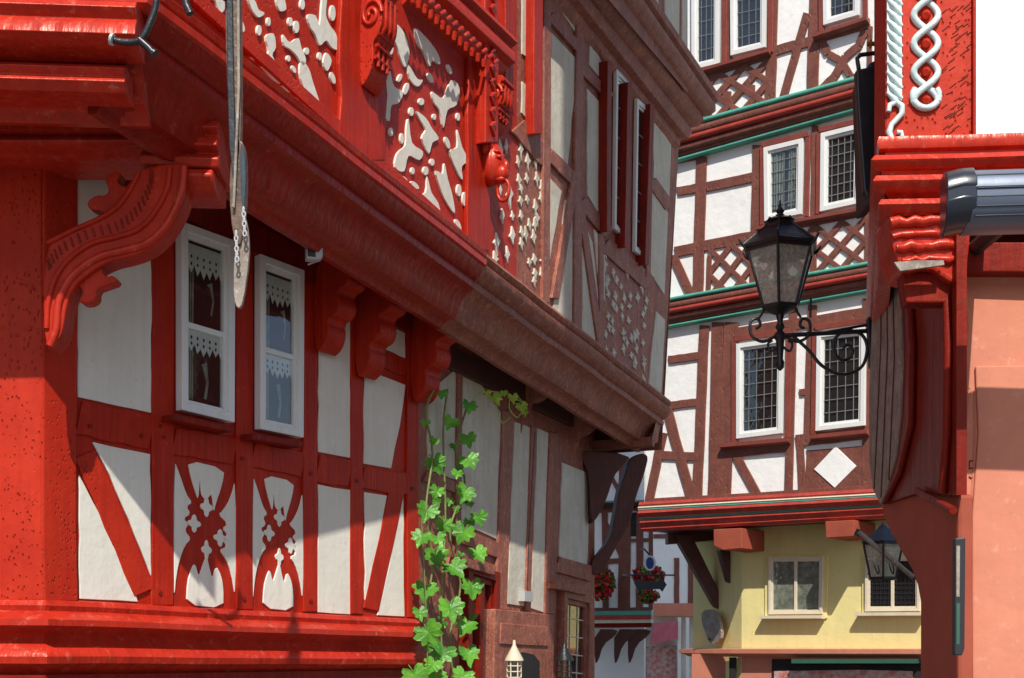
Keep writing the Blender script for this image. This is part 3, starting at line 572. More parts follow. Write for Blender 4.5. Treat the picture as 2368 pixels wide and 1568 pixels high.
for a,b,w_ in [((1628,752),(1611,1162),22),((1659,745),(1649,1162),26),((1690,745),(1672,1162),32),((1834,715),(1822,1150),18),((1878,705),(1868,1010),20),((2008,690),(2006,1140),26),
 ((1545,832),(1620,822),18),((1540,938),(1614,930),18),((1530,1052),(1612,1056),20),((1540,940),(1600,1160),22),((1532,1000),(1500,1160),20),
 ((1678,775),(2010,722),26),((1670,1045),(1830,1028),30),((1840,1020),(2008,1000),28),((1500,1165),(2010,1135),24),((1700,1050),(1750,1145),20),((1850,1030),(1855,1140),16),((1848,908),(1868,905),16)]: bb(a,b,w_)
poly(K,WB,'lozenge_panel',BF,[(1866,1042),(2008,1030),(2008,1135),(1862,1145)],.025,0)
poly(K,WB,'lozenge_plaster',PF,[(1932,1032),(1980,1078),(1930,1128),(1882,1085)],.04,0,0,.004)
quad_window(K,WB,[(1707,797),(1816,782),(1812,1003),(1707,1016)],.075,off=.01,grid=(5,7),th=.07,lead='lead')
quad_window(K,WB,[(1893,772),(2006,758),(2004,985),(1890,998)],.075,off=.01,grid=(5,7),th=.07,lead='lead')
RT='brown_red'
for q in (((1697,785),(1697,1025)),((1824,770),(1820,1012)),((1884,765),(1880,1005))): bb(q[0],q[1],13,.03,RT)
bb((1697,783),(1826,766),14,.04,RT); bb((1884,757),(2008,740),14,.04,RT)
mould(K,WB,'window_sill',RT,(1672,1028),(1830,1014),[(0,0),(.12,0),(.12,-.06),(0,-.10)],.02); mould(K,WB,'window_sill',RT,(1880,1008),(2012,995),[(0,0),(.12,0),(.12,-.06),(0,-.10)],.02)
for a,b,w_ in [((1622,362),(1612,700),24),((1752,335),(1748,560),24),((1884,290),(1880,640),14),((2006,460),(2006,630),14),((1565,442),(1614,434),20),((1632,432),(1745,408),22),((1560,582),(1745,545),24),((1555,590),(1605,700),20),
 ((1748,535),(2008,485),22),((1640,690),(2010,622),12),((1567,372),(1620,362),10)]: bb(a,b,w_,o3)
bb((1640,590),(1636,690),10,o3); bb((1742,560),(1738,675),12,o3)
lattice([(1640,575),(1742,555),(1738,672),(1636,692)],2,2,o3,12)
lattice([(1748,550),(1880,524),(1880,648),(1742,672)],3,2,o3,12)
lattice([(1888,525),(2004,500),(2002,612),(1886,632)],2,2,o3,12)
def cur(B,Nn):
    for a0,a1 in ((.1,.5),(.62,.9)):
        n=6
        for i in range(n):
            x0=a0+(a1-a0)*i/n; x1=a0+(a1-a0)*(i+.6)/n
            prism3(K,'curtain_fold','curtain',[B(x0,.1)+Nn*.009,B(x1,.1)+Nn*.009,B(x1-.02,.85)+Nn*.009,B(x0-.02,.85)+Nn*.009],Nn*.003)
quad_window(K,WB,[(1770,344),(1861,322),(1857,497),(1772,514)],.075,off=o3+.01,grid=(4,6),th=.07,lead='lead',curt=cur)
quad_window(K,WB,[(1902,311),(1995,288),(1992,472),(1900,492)],.075,off=o3+.01,grid=(5,7),th=.07,lead='lead')
for q in (((1762,338),(1762,520)),((1868,312),(1864,500)),((1893,305),(1891,495))): bb(q[0],q[1],11,o3+.03,RT)
bb((1760,335),(1870,308),12,o3+.04,RT); bb((1892,300),(1998,276),12,o3+.04,RT)
mould(K,WB,'window_sill',RT,(1755,528),(2005,482),[(0,0),(.12,0),(.12,-.05),(0,-.09)],o3+.02)
for a,b,w_ in [((1683,-60),(1683,150),18),((1788,-60),(1780,255),24),((1886,-60),(1878,225),26),((1866,30),(1805,245),18),((1600,180),(1782,122),22),((1785,118),(1885,92),22),((1888,88),(2010,52),22),((1585,300),(2000,190),14),
  ((2012,60),(2008,200),10)]: bb(a,b,w_,o4)
lattice([(1600,185),(1778,135),(1776,242),(1590,295)],3,2,o4,14)
for k in range(3):
    a=1625+k*55; poly(K,WB,'lattice_boss',BF,ell(a,235-k*15,13,13,.8,4),.034,o4)
for pts in ([(1900,95),(1915,125),(1945,140),(1965,175),(2000,195)],[(2000,70),(1985,105),(1955,130),(1930,175),(1900,205)]):
    for i in range(0,len(pts)-1): bb(pts[i],pts[i+1],18,o4+.001*i)
quad_window(K,WB,[(1603,-120),(1668,-130),(1666,150),(1604,165)],.075,off=o4+.01,grid=(4,8),th=.07,lead='lead')
quad_window(K,WB,[(1692,-120),(1776,-130),(1774,112),(1694,132)],.075,off=o4+.01,grid=(4,8),th=.07,lead='lead')
quad_window(K,WB,[(1906,-120),(1992,-130),(1990,38),(1908,62)],.075,off=o4+.01,grid=(4,6),th=.07,lead='lead')
for q in (((1675,-60),(1674,150)),((1782,-60),(1780,120)),((1898,-60),(1898,80)),((2000,-60),(2000,45))): bb(q[0],q[1],12,o4+.03,RT)
mould(K,WB,'window_sill',RT,(1600,172),(1785,118),[(0,0),(.12,0),(.12,-.05),(0,-.09)],o4+.02); mould(K,WB,'window_sill',RT,(1886,85),(2012,44),[(0,0),(.12,0),(.12,-.05),(0,-.09)],o4+.02)
def tri(a0,a1,o):
    uL,t0,b0=a0; uR,t1,b1=a1
    def row(fr,rad,mat,oo):
        va=t0+(b0-t0)*fr; vb=t1+(b1-t1)*fr
        pr=[(-.25,rad)]+[(math.sin(x)*rad*1.0+oo,math.cos(x)*rad) for x in [i*math.pi/6 for i in range(7)]]+[(-.25,-rad)]
        mould(K,WB,'string_course',mat,(uL,va),(uR,vb),pr,o)
    h=(b0-t0)/F*21.5
    row(.06,h*.07,'teal_paint',.12); row(.28,h*.15,BF,.07); row(.47,h*.09,'red_trim',.10); row(.68,h*.12,BF,.03)
    row(.83,h*.07,BF,.01); row(.95,h*.05,'teal_paint',.01)
tri((1490,318,396),(2320,95,160),o3+.08)
tri((1490,704,768),(2320,556,618),0.08)
zz=[(.02,'red_trim',.10,.05),(.14,'cream_trim',.14,.018),(.22,'teal_paint',.13,.022),(.36,'red_trim',.12,.07),(.50,'cream_trim',.09,.018),(.58,'teal_paint',.08,.018),(.72,'red_trim',.05,.08),(.86,'dark_red',.02,.06),(.96,'red_trim',.03,.04)]
for fr,mt,oo,rad in zz:
    v0=1168+58*fr; v1=1122+56*fr
    mould(K,WB,'jetty_cornice',mt,(1486,v0),(2320,v1),[(-.2,rad),(oo,rad),(oo+rad*.6,0),(oo,-rad),(-.2,-rad)])
pL=WB.P(1490,1226); pR=WB.P(2320,1178); nb=WB.N()
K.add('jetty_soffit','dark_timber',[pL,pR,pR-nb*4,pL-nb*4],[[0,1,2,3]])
poly(K,WB,'beam_end','salmon_dark',[(1650,1224),(1715,1221),(1715,1268),(1672,1272),(1650,1262)],.9,-.75,0,.01)
poly(K,WB,'beam_end','salmon_dark',[(1908,1206),(1976,1202),(1974,1240),(1910,1244)],.9,-.75,0,.01)
ya=WB.P(1715,1500,-.6); yb=WB.P(2320,1500,-.6); zy=pL[2]+.05; zyb=EYE-.06
sheet(K,'ground_floor_wall','yellow_plaster',[(ya[0],ya[1],zyb),(yb[0],yb[1],zyb),(yb[0],yb[1],zy),(ya[0],ya[1],zy)])
yc=Vector((*atdepth(1603,ya[1]+1.6),0))
sheet(K,'ground_floor_side','yellow_plaster',[(yc[0],yc[1],0),(ya[0],ya[1],0),(ya[0],ya[1],zy),(yc[0],yc[1],zy)])
WY=Wall((ya[0],ya[1]),WB.d)
for q in ([(1768,1283),(1915,1283),(1912,1430),(1768,1432)],[(1993,1280),(2140,1280),(2140,1422),(1993,1424)]):
    poly(K,WY,'window_surround','yellow_plaster',q,.03,0,0,.01)
quad_window(K,WY,[(1780,1288),(1906,1288),(1904,1420),(1780,1421)],.05,'cream_trim',off=.03,mull=True,inter='curtain',th=.05)
quad_window(K,WY,[(2003,1286),(2130,1286),(2130,1413),(2003,1414)],.05,'cream_trim',off=.03,mull=True,grid=(12,10),th=.05,lw=.004)
mould(K,WY,'window_ledge','cream_trim',(1764,1424),(1908,1423),[(0,0),(.14,0),(.14,-.05),(0,-.06)],.03); mould(K,WY,'window_ledge','cream_trim',(1985,1417),(2140,1416),[(0,0),(.14,0),(.14,-.05),(0,-.06)],.03)
sweep(K,'plinth_ledge','salmon_plaster',[(yc[0]-.1,yc[1],zyb+.02),(ya[0]-.05,ya[1],zyb+.02),(yb[0],yb[1],zyb+.02)],[(0,.04),(.18,.03),(.18,-.04),(.05,-.07),(0,-.1)])
poly(K,WY,'shopfront_wall','salmon_plaster',[(1715,1510),(2300,1512),(2300,1750),(1715,1750)],.04,-.04); poly(K,WY,'shopfront_wall','salmon_plaster',[(1600,1512),(1716,1512),(1716,1750),(1600,1750)],.04,-.3)
poly(K,WY,'shop_opening','interior',[(1785,1524),(2200,1524),(2200,1750),(1785,1750)],.02); poly(K,WY,'shop_opening','interior',[(1686,1520),(1700,1520),(1700,1750),(1686,1750)],.05)
poly(K,WY,'shop_awning_rail','green_board',[(1830,1524),(2120,1524),(2120,1534),(1830,1534)],.2); 
poly(K,WY,'shop_goods','cloth_mix',[(1790,1552),(1990,1549),(2110,1552),(2110,1750),(1790,1750)],.04)
def strut(g,pts,dep,mat='dark_timber',th=.2): poly(g,fp(dep),'jetty_strut',mat,pts,th,0,0,.01)
strut(K,[(1560,1235),(1600,1238),(1667,1375),(1664,1412),(1650,1395)],21.8); strut(K,[(1665,1272),(1692,1272),(1694,1355),(1685,1345)],21.4)
strut(K,[(1545,1232),(1700,1224),(1700,1245),(1545,1258)],21.9)
K.add('side_wall',PF,[(pL[0],pL[1],pL[2]),(pL[0]+2.6,pL[1]+4.5,pL[2]),(pL[0]+2.6,pL[1]+4.5,20),(pL[0],pL[1],20)],[[0,1,2,3]])
rt=WB.P(1490,-900); rt2=WB.P(2320,-1100)
K.add('roof','roof_slate',[(rt[0]-.3,rt[1]-.5,17.5),(rt2[0],rt2[1]-.6,17.5),(rt2[0]+3,rt2[1]+3,21),(rt[0]+3,rt[1]+3,21)],[[0,1,2,3]])
sg=G('metal_shield_sign'); w_=Wall((yc[0],yc[1]),(ya[0]-yc[0],ya[1]-yc[1]))
poly(sg,w_,'shield','weathered',[(1622,1412),(1650,1408),(1662,1430),(1670,1470),(1655,1490),(1640,1488),(1630,1460),(1622,1440)],.06,.1,1,.005)
sg.tube('arm','iron',[w_.P(1640,1478,0),w_.P(1640,1478,.2)],.02)
# ================================================================= FAR HOUSES
Q=G('distant_half_timbered_house'); WQ=Wall(atdepth(1440,30),(1,-.25))
poly(Q,WQ,'wall',PF,[(1300,400),(1508,400),(1508,1440),(1300,1440)],.2,-.2)
poly(Q,WQ,'ground_floor',PF,[(1300,1430),(1490,1430),(1490,1800),(1300,1800)],.2,-.6)
for a,b,w2 in [((1445,1060),(1443,1415),28),((1480,1170),(1478,1410),16),((1398,1170),(1400,1410),14),((1370,1180),(1508,1172),14),((1370,1412),(1508,1410),12),((1370,1300),(1445,1296),12),((1400,1210),(1440,1290),12),((1436,1210),(1402,1290),12),((1455,1250),(1505,1248),8),((1470,1320),(1505,1318),8),((1400,1080),(1440,1150),10),((1505,1172),(1505,1410),10)]:
    beam(Q,WQ,'timber',BF,a,b,w2,.03)
for (o,mt,v) in ((.35,'teal_paint',1420),(.34,'red_trim',1430),(.32,'cream_trim',1438),(.26,'dark_red',1448)): mould(Q,WQ,'balcony_cornice',mt,(1300,v),(1510,v-2),[(0,.05),(o,.05),(o,-.05),(0,-.05)])
mould(Q,WQ,'balcony_cornice','dark_timber',(1300,1170),(1512,1166),[(0,.07),(.3,.07),(.2,-.05),(0,-.10)]); mould(Q,WQ,'balcony_cornice','teal_paint',(1300,1166),(1512,1161),[(0,.02),(.32,.02),(.32,-.02),(0,-.02)])
for u in (1385,1430,1462): poly(Q,Wall(atdepth(u,29.8),(1,-.1)),'bracket','dark_timber',[(u-10,1455),(u+45,1455),(u+38,1470),(u+10,1490),(u-2,1530),(u-10,1535)],.15,0,1)
poly(Q,WQ,'lattice_window','interior',[(1455,1185),(1476,1185),(1476,1240),(1455,1240)],.03)
Q2=G('distant_white_house'); W2=Wall(atdepth(1550,36),(1,0))
poly(Q2,W2,'wall',PF,[(1480,900),(1640,900),(1640,1395),(1480,1395)],.2,-.2)
for a,b,w2 in [((1565,1290),(1565,1395),12),((1510,1240),(1610,1240),10),((1598,1240),(1598,1395),14)]: beam(Q2,W2,'timber',BF,a,b,w2,.03)
poly(Q2,W2,'shop_fascia','salmon_plaster',[(1510,1395),(1640,1395),(1640,1425),(1510,1425)],.3,-.2)
poly(Q2,W2,'shop_wall','plaster_old',[(1480,1425),(1640,1425),(1640,1800),(1480,1800)],.2,-.6)
poly(Q2,W2,'shop_window','pink_cloth',[(1514,1440),(1568,1437),(1568,1478),(1506,1490)],.3,-.1); poly(Q2,W2,'clothes_display','cloth_mix',[(1495,1495),(1565,1492),(1565,1800),(1495,1800)],.05,-.3)
for u in (1480,1571,1590): beam(Q2,W2,'shop_post','white_paint',(u,1428),(u,1750),8,.1)
def clump(name,c,r,n,mix):
    g=G(name)
    for i in range(n):
        d=Vector((random.gauss(0,1),random.gauss(0,1),random.gauss(0,1))); d.normalize(); p=Vector(c)+Vector((d.x*r[0],d.y*r[1],d.z*r[2]))*random.random()**.4
        s=random.uniform(.03,.065); a=Vector((random.uniform(-1,1),random.uniform(-1,1),random.uniform(-1,1))); a.normalize(); b=a.orthogonal().normalized(); k=a.cross(b)
        mt=random.choice(mix); g.add('petals' if 'flower' in mt else 'leaves',mt,[p+b*s,p+k*s,p-b*s,p-k*s],[[0,1,2,3]])
    return g
clump('flower_basket',WQ.P(1500,1332,1.0),(.38,.2,.24),800,['leaf','leaf_dark','flower_red','flower_red','flower_red'])
clump('flower_basket',WQ.P(1498,1378,1.0),(.26,.2,.17),350,['leaf','leaf_dark','flower_red'])
clump('flower_basket',WQ.P(1392,1350,.5),(.32,.2,.42),1100,['leaf','leaf_dark','flower_red','flower_red','flower_red'])
sb=G('round_blue_sign'); wS=Wall(atdepth(1503,27),(1,0))
poly(sb,wS,'disc','white_paint',ell(1503,1302,14,18),.06); poly(sb,wS,'face','sign_blue',ell(1503,1302,9,14),.07); sb.tube('arm','iron',[wS.P(1503,1284),wS.P(1490,1270),wS.P(1480,1270,-2)],.02)
sb.tube('arm','iron',[wS.P(1503,1320),wS.P(1503,1334)],.02)
s2=G('hanging_shop_sign'); poly(s2,wS,'board','slate_blue',[(1466,1346),(1476,1338),(1482,1344),(1528,1344),(1532,1338),(1542,1352),(1532,1368),(1526,1362),(1484,1364),(1478,1370)],.06)
s2.tube('arm','iron',[wS.P(1440,1330,-1.5),wS.P(1460,1330),(wS.P(1560,1330))],.018); s2.tube('arm','iron',[wS.P(1485,1330),wS.P(1485,1342)],.012); s2.tube('arm','iron',[wS.P(1525,1330),wS.P(1525,1342)],.012)
# ================================================================= RIGHT HOUSE
T=G('red_corner_house')
C0=Vector((*atdepth(2047,6.3),EYE))
WR=Wall((C0[0],C0[1]),(1,-.07)); WRl=Wall((2.265,6.42),(1,-.05)); WS=Wall((2.49,8.5),(-.225,-2.08)); UFs=(2.75,9.5)
poly(T,WR,'carved_post','red_pitted',[(2049,-700),(2256,-700),(2256,335),(2046,335)],.25,-.25,0,.01)
poly(T,WR,'upper_wall','plaster_far',[(2250,-700),(3300,-700),(3300,330),(2250,330)],.22,-.25)
beam(T,WR,'post_edge','red_paint',(2254,-400),(2254,330),8,.02)
zu=EYE+(HZ-335)/F*6.3
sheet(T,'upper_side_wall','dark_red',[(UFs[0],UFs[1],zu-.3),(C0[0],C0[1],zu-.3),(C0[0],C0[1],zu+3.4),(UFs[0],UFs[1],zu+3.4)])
rp=[(0,.03),(.03,.03),(.04,0),(.03,-.03),(.0,-.04),(0,-.06),(.05,-.07),(.07,-.10),(.05,-.13),(.02,-.14),(.01,-.16),(.045,-.17),(.06,-.20),(.04,-.23),(0,-.245),(-.02,-.27),(.02,-.28),(.035,-.31),(.01,-.34),(-.06,-.36)]
Rr=Vector((C0[0]+4,C0[1]-.28,zu))
sweep(T,'cornice','red_gloss',[(UFs[0],UFs[1],zu),(C0[0],C0[1],zu),Rr],rp,wob=.003)
pr=[(2052,470),(2245,470),(2245,560),(2232,640),(2205,655),(2180,640),(2150,618),(2088,632),(2074,600),(2060,560)]
poly(T,WR,'carved_console','red_gloss',pr,.30,-.33,1,.015)
random.seed(5)
for (v,u0,u1,r) in ((492,2054,2225,.020),(515,2058,2225,.026),(545,2064,2222,.018),(572,2072,2220,.024),(602,2085,2225,.018)):
    pts=[WR.P(u0+(u1-u0)*i/9,v+random.uniform(-4,4)-(u1-u0)*.03*i/9,-.026) for i in range(10)]
    T.tube('console_carving','red_gloss',pts,[r*random.uniform(.8,1.3) for _ in range(10)])
poly(T,WR,'lead_flashing','weathered',[(2068,606),(2120,602),(2182,602),(2184,612),(2130,620),(2082,626)],.02,.0)
poly(T,WR,'lintel','dark_red',[(2235,560),(3300,560),(3300,632),(2235,628)],.10,-.15,0,.006)
poly(T,WR,'corner_bracket','dark_red',[(2085,630),(2235,630),(2225,700),(2205,655),(2195,700),(2095,700)],.12,-.20,0,.01)
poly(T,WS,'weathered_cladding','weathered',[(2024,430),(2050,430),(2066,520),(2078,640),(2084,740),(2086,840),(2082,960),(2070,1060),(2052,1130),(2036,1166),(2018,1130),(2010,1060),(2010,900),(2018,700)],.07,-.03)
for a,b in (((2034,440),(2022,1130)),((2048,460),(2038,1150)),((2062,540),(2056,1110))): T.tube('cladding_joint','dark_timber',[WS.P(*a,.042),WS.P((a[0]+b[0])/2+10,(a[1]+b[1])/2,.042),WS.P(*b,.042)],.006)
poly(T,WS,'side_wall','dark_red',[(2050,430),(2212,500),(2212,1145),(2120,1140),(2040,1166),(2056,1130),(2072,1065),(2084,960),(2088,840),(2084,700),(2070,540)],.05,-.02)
poly(T,WS,'side_plaster','salmon_dark',[(2038,1166),(2120,1140),(2214,1143),(2214,1760),(2128,1760),(2128,1395),(2122,1360),(2108,1320),(2085,1280),(2060,1235),(2044,1200)],.08,-.08,0,.02)  # side reveal's shade put into the colour: darker copy of the front plaster
T.tube('side_moulding','dark_red',[WS.P(u,v,.05) for u,v in [(2185,560),(2192,800),(2190,1000),(2180,1140)]],.022)
T.tube('side_moulding','dark_red',[WS.P(u,v,.05) for u,v in [(2100,640),(2112,800),(2108,980),(2082,1090),(2046,1160)]],.02)
T.tube('side_bar','dark_red',[WS.P(2120,1135,.06),WS.P(2205,1180,.06)],.02)
poly(T,WRl,'salmon_wall','salmon_plaster',[(2216,628),(3300,600),(3300,1800),(2210,1800),(2210,1180),(2220,1060),(2228,960),(2236,905),(2206,898),(2222,850),(2232,760)],.12,-.12,0,.02)
T.tube('plaster_edge','salmon_plaster',[WRl.P(u,v,-.02) for u,v in [(2256,905),(2258,1000),(2248,1200),(2250,1700)]],.03)
poly(T,WRl,'plaster_step','salmon_plaster',[(2256,846),(3300,830),(3300,1800),(2250,1800),(2248,1200),(2262,1000),(2258,906)],.02,.0,0,.008)
for ph_ in (0,1):
    pts=[WR.P(2141+(28 if ph_ else -28)*math.sin(math.pi*(v-2)/66),v,.012+.010*math.cos(math.pi*(v-2)/66+ph_*math.pi)) for v in range(-262,240,6)]
    T.tube('guilloche_carving','paleblue',pts,.017)
T.tube('guilloche_carving','paleblue',[WR.P(2141+30*math.cos(t),222+28*math.sin(t),.012) for t in [i*math.pi/10 for i in range(-2,13)]],.017)
for k in range(-4,4):
    cy=2+33+66*k; T.tube('guilloche_boss','red_gloss',[WR.P(2141,cy,.0),WR.P(2141,cy,.03)],[.026,.016])
for k in range(-12,10):
    v=k*24+10; T.tube('rope_carving','paleblue',[WR.P(2052,v-12,.008),WR.P(2068,v+4,.020),WR.P(2086,v+26,.008)],[.008,.017,.008])
poly(T,WR,'rope_ground','paleblue',[(2050,-300),(2084,-300),(2086,232),(2052,215)],.012)
T.tube('scroll_carving','paleblue',[WR.P(u,v,.015) for u,v in [(2055,258),(2058,243),(2072,236),(2085,245),(2086,262),(2074,276),(2062,288),(2056,305),(2062,325),(2076,330),(2087,320),(2084,306),(2074,306)]],[.012,.014,.016,.016,.015,.014,.014,.016,.016,.015,.013,.012,.012])
for k in range(60):
    u=random.uniform(2182,2246); v=random.uniform(-30,325); T.tube('tool_marks','dark_red',[WR.P(u-random.uniform(4,9),v+5,.0),WR.P(u+7,v-random.uniform(2,8),.0)],.0035)
def digits(g,w,txt,u,v,h,mat,off):
    seg={'1':[[(0.3,.25),(.55,0),(.55,1)]],'5':[[(.9,0),(.2,0),(.15,.45),(.6,.4),(.9,.62),(.8,.9),(.4,1),(.1,.9)]]}
    for i,c in enumerate(txt):
        for st in seg[c]: g.tube('house_number',mat,[w.P(u+(a+i*.9)*h*.42,v+b*h,off) for a,b in st],.004)
digits(T,WRl,'15',2224,1066,40,'dark_red',.002)
box3(T,'house_body','salmon_plaster',2.85,6.6,0,5.0,8.4,EYE+4,0)
box3(T,'upper_storeys','plaster_old',1.95,6.42,EYE+5.4,4.9,8.6,13.0,0)
box3(T,'shade_jetty','dark_red',1.35,6.3,EYE+6.4,4.9,8.4,13.0,0)  # unseen, added to cast shade on the brown house
box3(T,'shade_gable_jetty','plaster_old',.80,6.25,EYE+7.3,4.9,8.3,13.2,0)  # unseen overhang into the street, added to keep the brown facade in shade
T.add('roof','roof_slate',[(.6,6.1,13.2),(4.9,6.1,13.2),(4.9,8.5,13.2),(.6,8.5,13.2),(2.7,6.1,16.6),(2.7,8.5,16.6)],[[0,1,4],[2,3,5],[0,4,5,3],[1,2,5,4],[0,3,2,1]])  # unseen roof, its eave pushed out over the street for the same shade
aw=G('awning_cassette'); ay=5.72
apr=[(a*.96,b*.96) for a,b in [(0,0),(.10,.0),(.16,-.02),(.20,-.07),(.205,-.11),(.20,-.115),(.20,-.155),(.205,-.16),(.19,-.21),(.14,-.26),(.06,-.275),(0,-.27)]]
zaw=EYE+(HZ-383)/F*5.56
x0=atdepth(2218,ay)[0]
sweep(aw,'housing','awning_metal',[(x0,ay,zaw),(5.5,ay-.3,zaw)],apr,closed=True)
sweep(aw,'end_cap','awning_dark',[(x0-.085,ay+.01,zaw-.01),(x0-.03,ay,zaw+.005),(x0+.012,ay,zaw+.008)],[(a*1.03,b*1.03+.004) for a,b in apr],closed=True,bevel=.01)
for dzz,oo in ((-.112,.196),(-.150,.196),(-.19,.189),(-.225,.167),(-.05,.180)): 
    aw.tube('groove','awning_dark',[(x0+.012,ay-oo,zaw+dzz),(5.5,ay-.3-oo,zaw+dzz)],.004)
aw.tube('mount','graphite',[(x0+.3,ay+.02,zaw-.12),(x0+.3,ay+.65,zaw-.12)],.04); aw.tube('mount','graphite',[(x0+1.6,ay-.05,zaw-.12),(x0+1.6,ay+.65,zaw-.12)],.04)
bs=G('projecting_box_sign'); wq_=Wall(atdepth(2010,6.9),(1,.0))
poly(bs,wq_,'box','iron',[(1980,160),(2030,150),(2034,455),(2006,455),(1998,440),(1984,250)],.06,0,0,.01)
poly(bs,wq_,'box_side','graphite',[(2010,145),(2044,130),(2044,450),(2020,458)],.35,-.3,0,.01)
bs.tube('bracket','iron',[wq_.P(u,v) for u,v in [(1986,160),(1982,135),(1990,127),(2030,122),(2046,128)]],.012)
bs.tube('bracket','iron',[wq_.P(2044,-60),wq_.P(2044,130)],.02); bs.tube('bracket','slate_blue',[wq_.P(2030,-60),wq_.P(2030,140)],.02)
bs.tube('bolt','gold',[wq_.P(2005,102,.0),wq_.P(2050,100,.0)],.012); bs.tube('bolt','gold',[wq_.P(2012,102),wq_.P(2014,102)],.025)
mb=G('menu_board'); wm2=Wall(atdepth(2220,6.15),(1,-.05))
poly(mb,wm2,'frame','graphite',[(2209,1245),(2233,1243),(2231,1500),(2225,1516),(2208,1515)],.05,0,0,.005)
poly(mb,wm2,'panel','weathered',[(2212,1262),(2220,1262),(2219,1380),(2212,1380)],.052); poly(mb,wm2,'panel','green_board',[(2212,1395),(2220,1395),(2219,1490),(2212,1490)],.052)
# ================================================================= LANTERNS
def lantern(name,u,dep,vt):
    g=G(name); w=Wall(atdepth(u,dep),(1,0)); m=dep/F
    base=w.P(u,vt); c=Vector((base[0],base[1],0)); Z=lambda v: EYE+(HZ-v)*m
    return g,w,m,c,Z
g,w,m,c,Z=lantern('wall_street_lamp',1804,8.8,715)
hexr=lambda r,z,n=6,ph=.25:[Vector((c[0]+r*math.cos(ph+2*math.pi*i/n),c[1]+r*math.sin(ph+2*math.pi*i/n),z)) for i in range(n)]
rt_,rb_=84*m,42*m; zt_,zb_=Z(583),Z(712)
top=hexr(rt_*.96,zt_); bot=hexr(rb_,zb_)
for i in range(6):
    j=(i+1)%6
    g.add('glass_pane','frosted',[top[i]*.999+c*.001,top[j],bot[j],bot[i]],[[0,1,2,3]])
    g.tube('frame','iron',[top[i],bot[i]],.010); g.tube('frame','iron',[top[i],top[j]],.014); g.tube('frame','iron',[bot[i],bot[j]],.014)
    a=hexr(rt_*1.12,Z(574)); b_=hexr(rt_*.64,Z(540)); e_=hexr(rt_*.45,Z(528)); f_=hexr(rt_*.30,Z(505))
    g.add('roof','iron',[a[i],a[j],b_[j],b_[i]],[[0,1,2,3]]); g.add('roof','iron',[b_[i],b_[j],e_[j],e_[i]],[[0,1,2,3]]); g.add('roof','iron',[e_[i],e_[j],f_[j],f_[i]],[[0,1,2,3]])
    g.add('roof','iron',[a[i],a[j],top[j],top[i]],[[0,1,2,3]])
    g.tube('roof_ribs','iron',[a[i],b_[i],e_[i],f_[i]],.009)
    g.tube('eave_curl','iron',[top[i],a[i],a[i]+(a[i]-Vector((c[0],c[1],a[i][2])))*.10+Vector((0,0,.04))],[.012,.012,.006])
lathe(g,'finial','iron',(c[0],c[1],0),[(.03,Z(528)),(.105,Z(512)),(.07,Z(506)),(.035,Z(500)),(.03,Z(497)),(.02,Z(494)),(.032,Z(488)),(.012,Z(480)),(.006,Z(464))])
lathe(g,'bulb','bulb',(c[0],c[1],0),[(.02,Z(712)),(.022,Z(660)),(.045,Z(645)),(.045,Z(620)),(.02,Z(608))])
lathe(g,'stem','iron',(c[0],c[1],0),[(.12,Z(714)),(.09,Z(720)),(.03,Z(728)),(.018,Z(745)),(.035,Z(757)),(.018,Z(765)),(.04,Z(772)),(.05,Z(779)),(.03,Z(787)),(.02,Z(830)),(.03,Z(838)),(.028,Z(850)),(.008,Z(857))])
W3=lambda pts,o=0:[w.P(p[0],p[1],o) for p in catmull(pts,5)]
for s in(-1,1):
    X=lambda a:1804+s*a
    g.tube('scroll','iron',W3([(X(8),776),(X(40),790),(X(66),775),(X(68),745),(X(52),737),(X(46),752),(X(56),760)]),.011)
    g.tube('scroll','iron',W3([(X(48),735),(X(40),722),(X(36),714)]),.009)
    g.tube('scroll','iron',W3([(X(4),800),(X(22),812),(X(28),795),(X(18),788)]),.009)
g.tube('arm','iron',[w.P(1808,776),w.P(2012,765)],.016); g.tube('arm','iron',[w.P(1870,776),w.P(2012,750)],.010)
g.tube('scroll','iron',W3([(1835,778),(1870,810),(1900,845),(1940,865),(1975,860),(1998,840),(2005,800),(1990,772),(1955,765),(1930,785),(1930,815),(1945,832),(1965,828),(1972,810),(1960,797),(1950,805)]),.012)
g.tube('scroll','iron',W3([(1875,690),(1874,735)]),.008)
poly(g,w,'wall_plate','iron',[(2006,735),(2026,720),(2028,850),(2012,850)],.05,-.02,0,.005)
g.tube('wall_tie','iron',[w.P(2018,760),w.P(2060,765,-.4)],.02)
g,w,m,c,Z=lantern('wall_street_lamp',2042,11.5,1340)
top=hexr(50*m,Z(1258)); bot=hexr(32*m,Z(1338)); a=hexr(56*m,Z(1254)); b_=hexr(14*m,Z(1222))
for i in range(6):
    j=(i+1)%6
    g.add('glass_pane','frosted',[top[i],top[j],bot[j],bot[i]],[[0,1,2,3]]); g.tube('frame','iron',[top[i],bot[i]],.010); g.tube('frame','iron',[bot[i],bot[j]],.014); g.tube('frame','iron',[top[i],top[j]],.012)
    g.add('roof','slate_blue',[a[i],a[j],b_[j],b_[i]],[[0,1,2,3]]); g.add('roof','slate_blue',[a[i],a[j],top[j],top[i]],[[0,1,2,3]])
    mid=(bot[i]+bot[j])/2
    g.tube('ornament','iron',[mid+(top[i]+top[j]-bot[i]-bot[j])/2*.3+(bot[j]-bot[i])*(.25*math.sin(t*5))+Vector((0,0,.06*math.cos(t*7))) for t in [k/12 for k in range(13)]],.006)
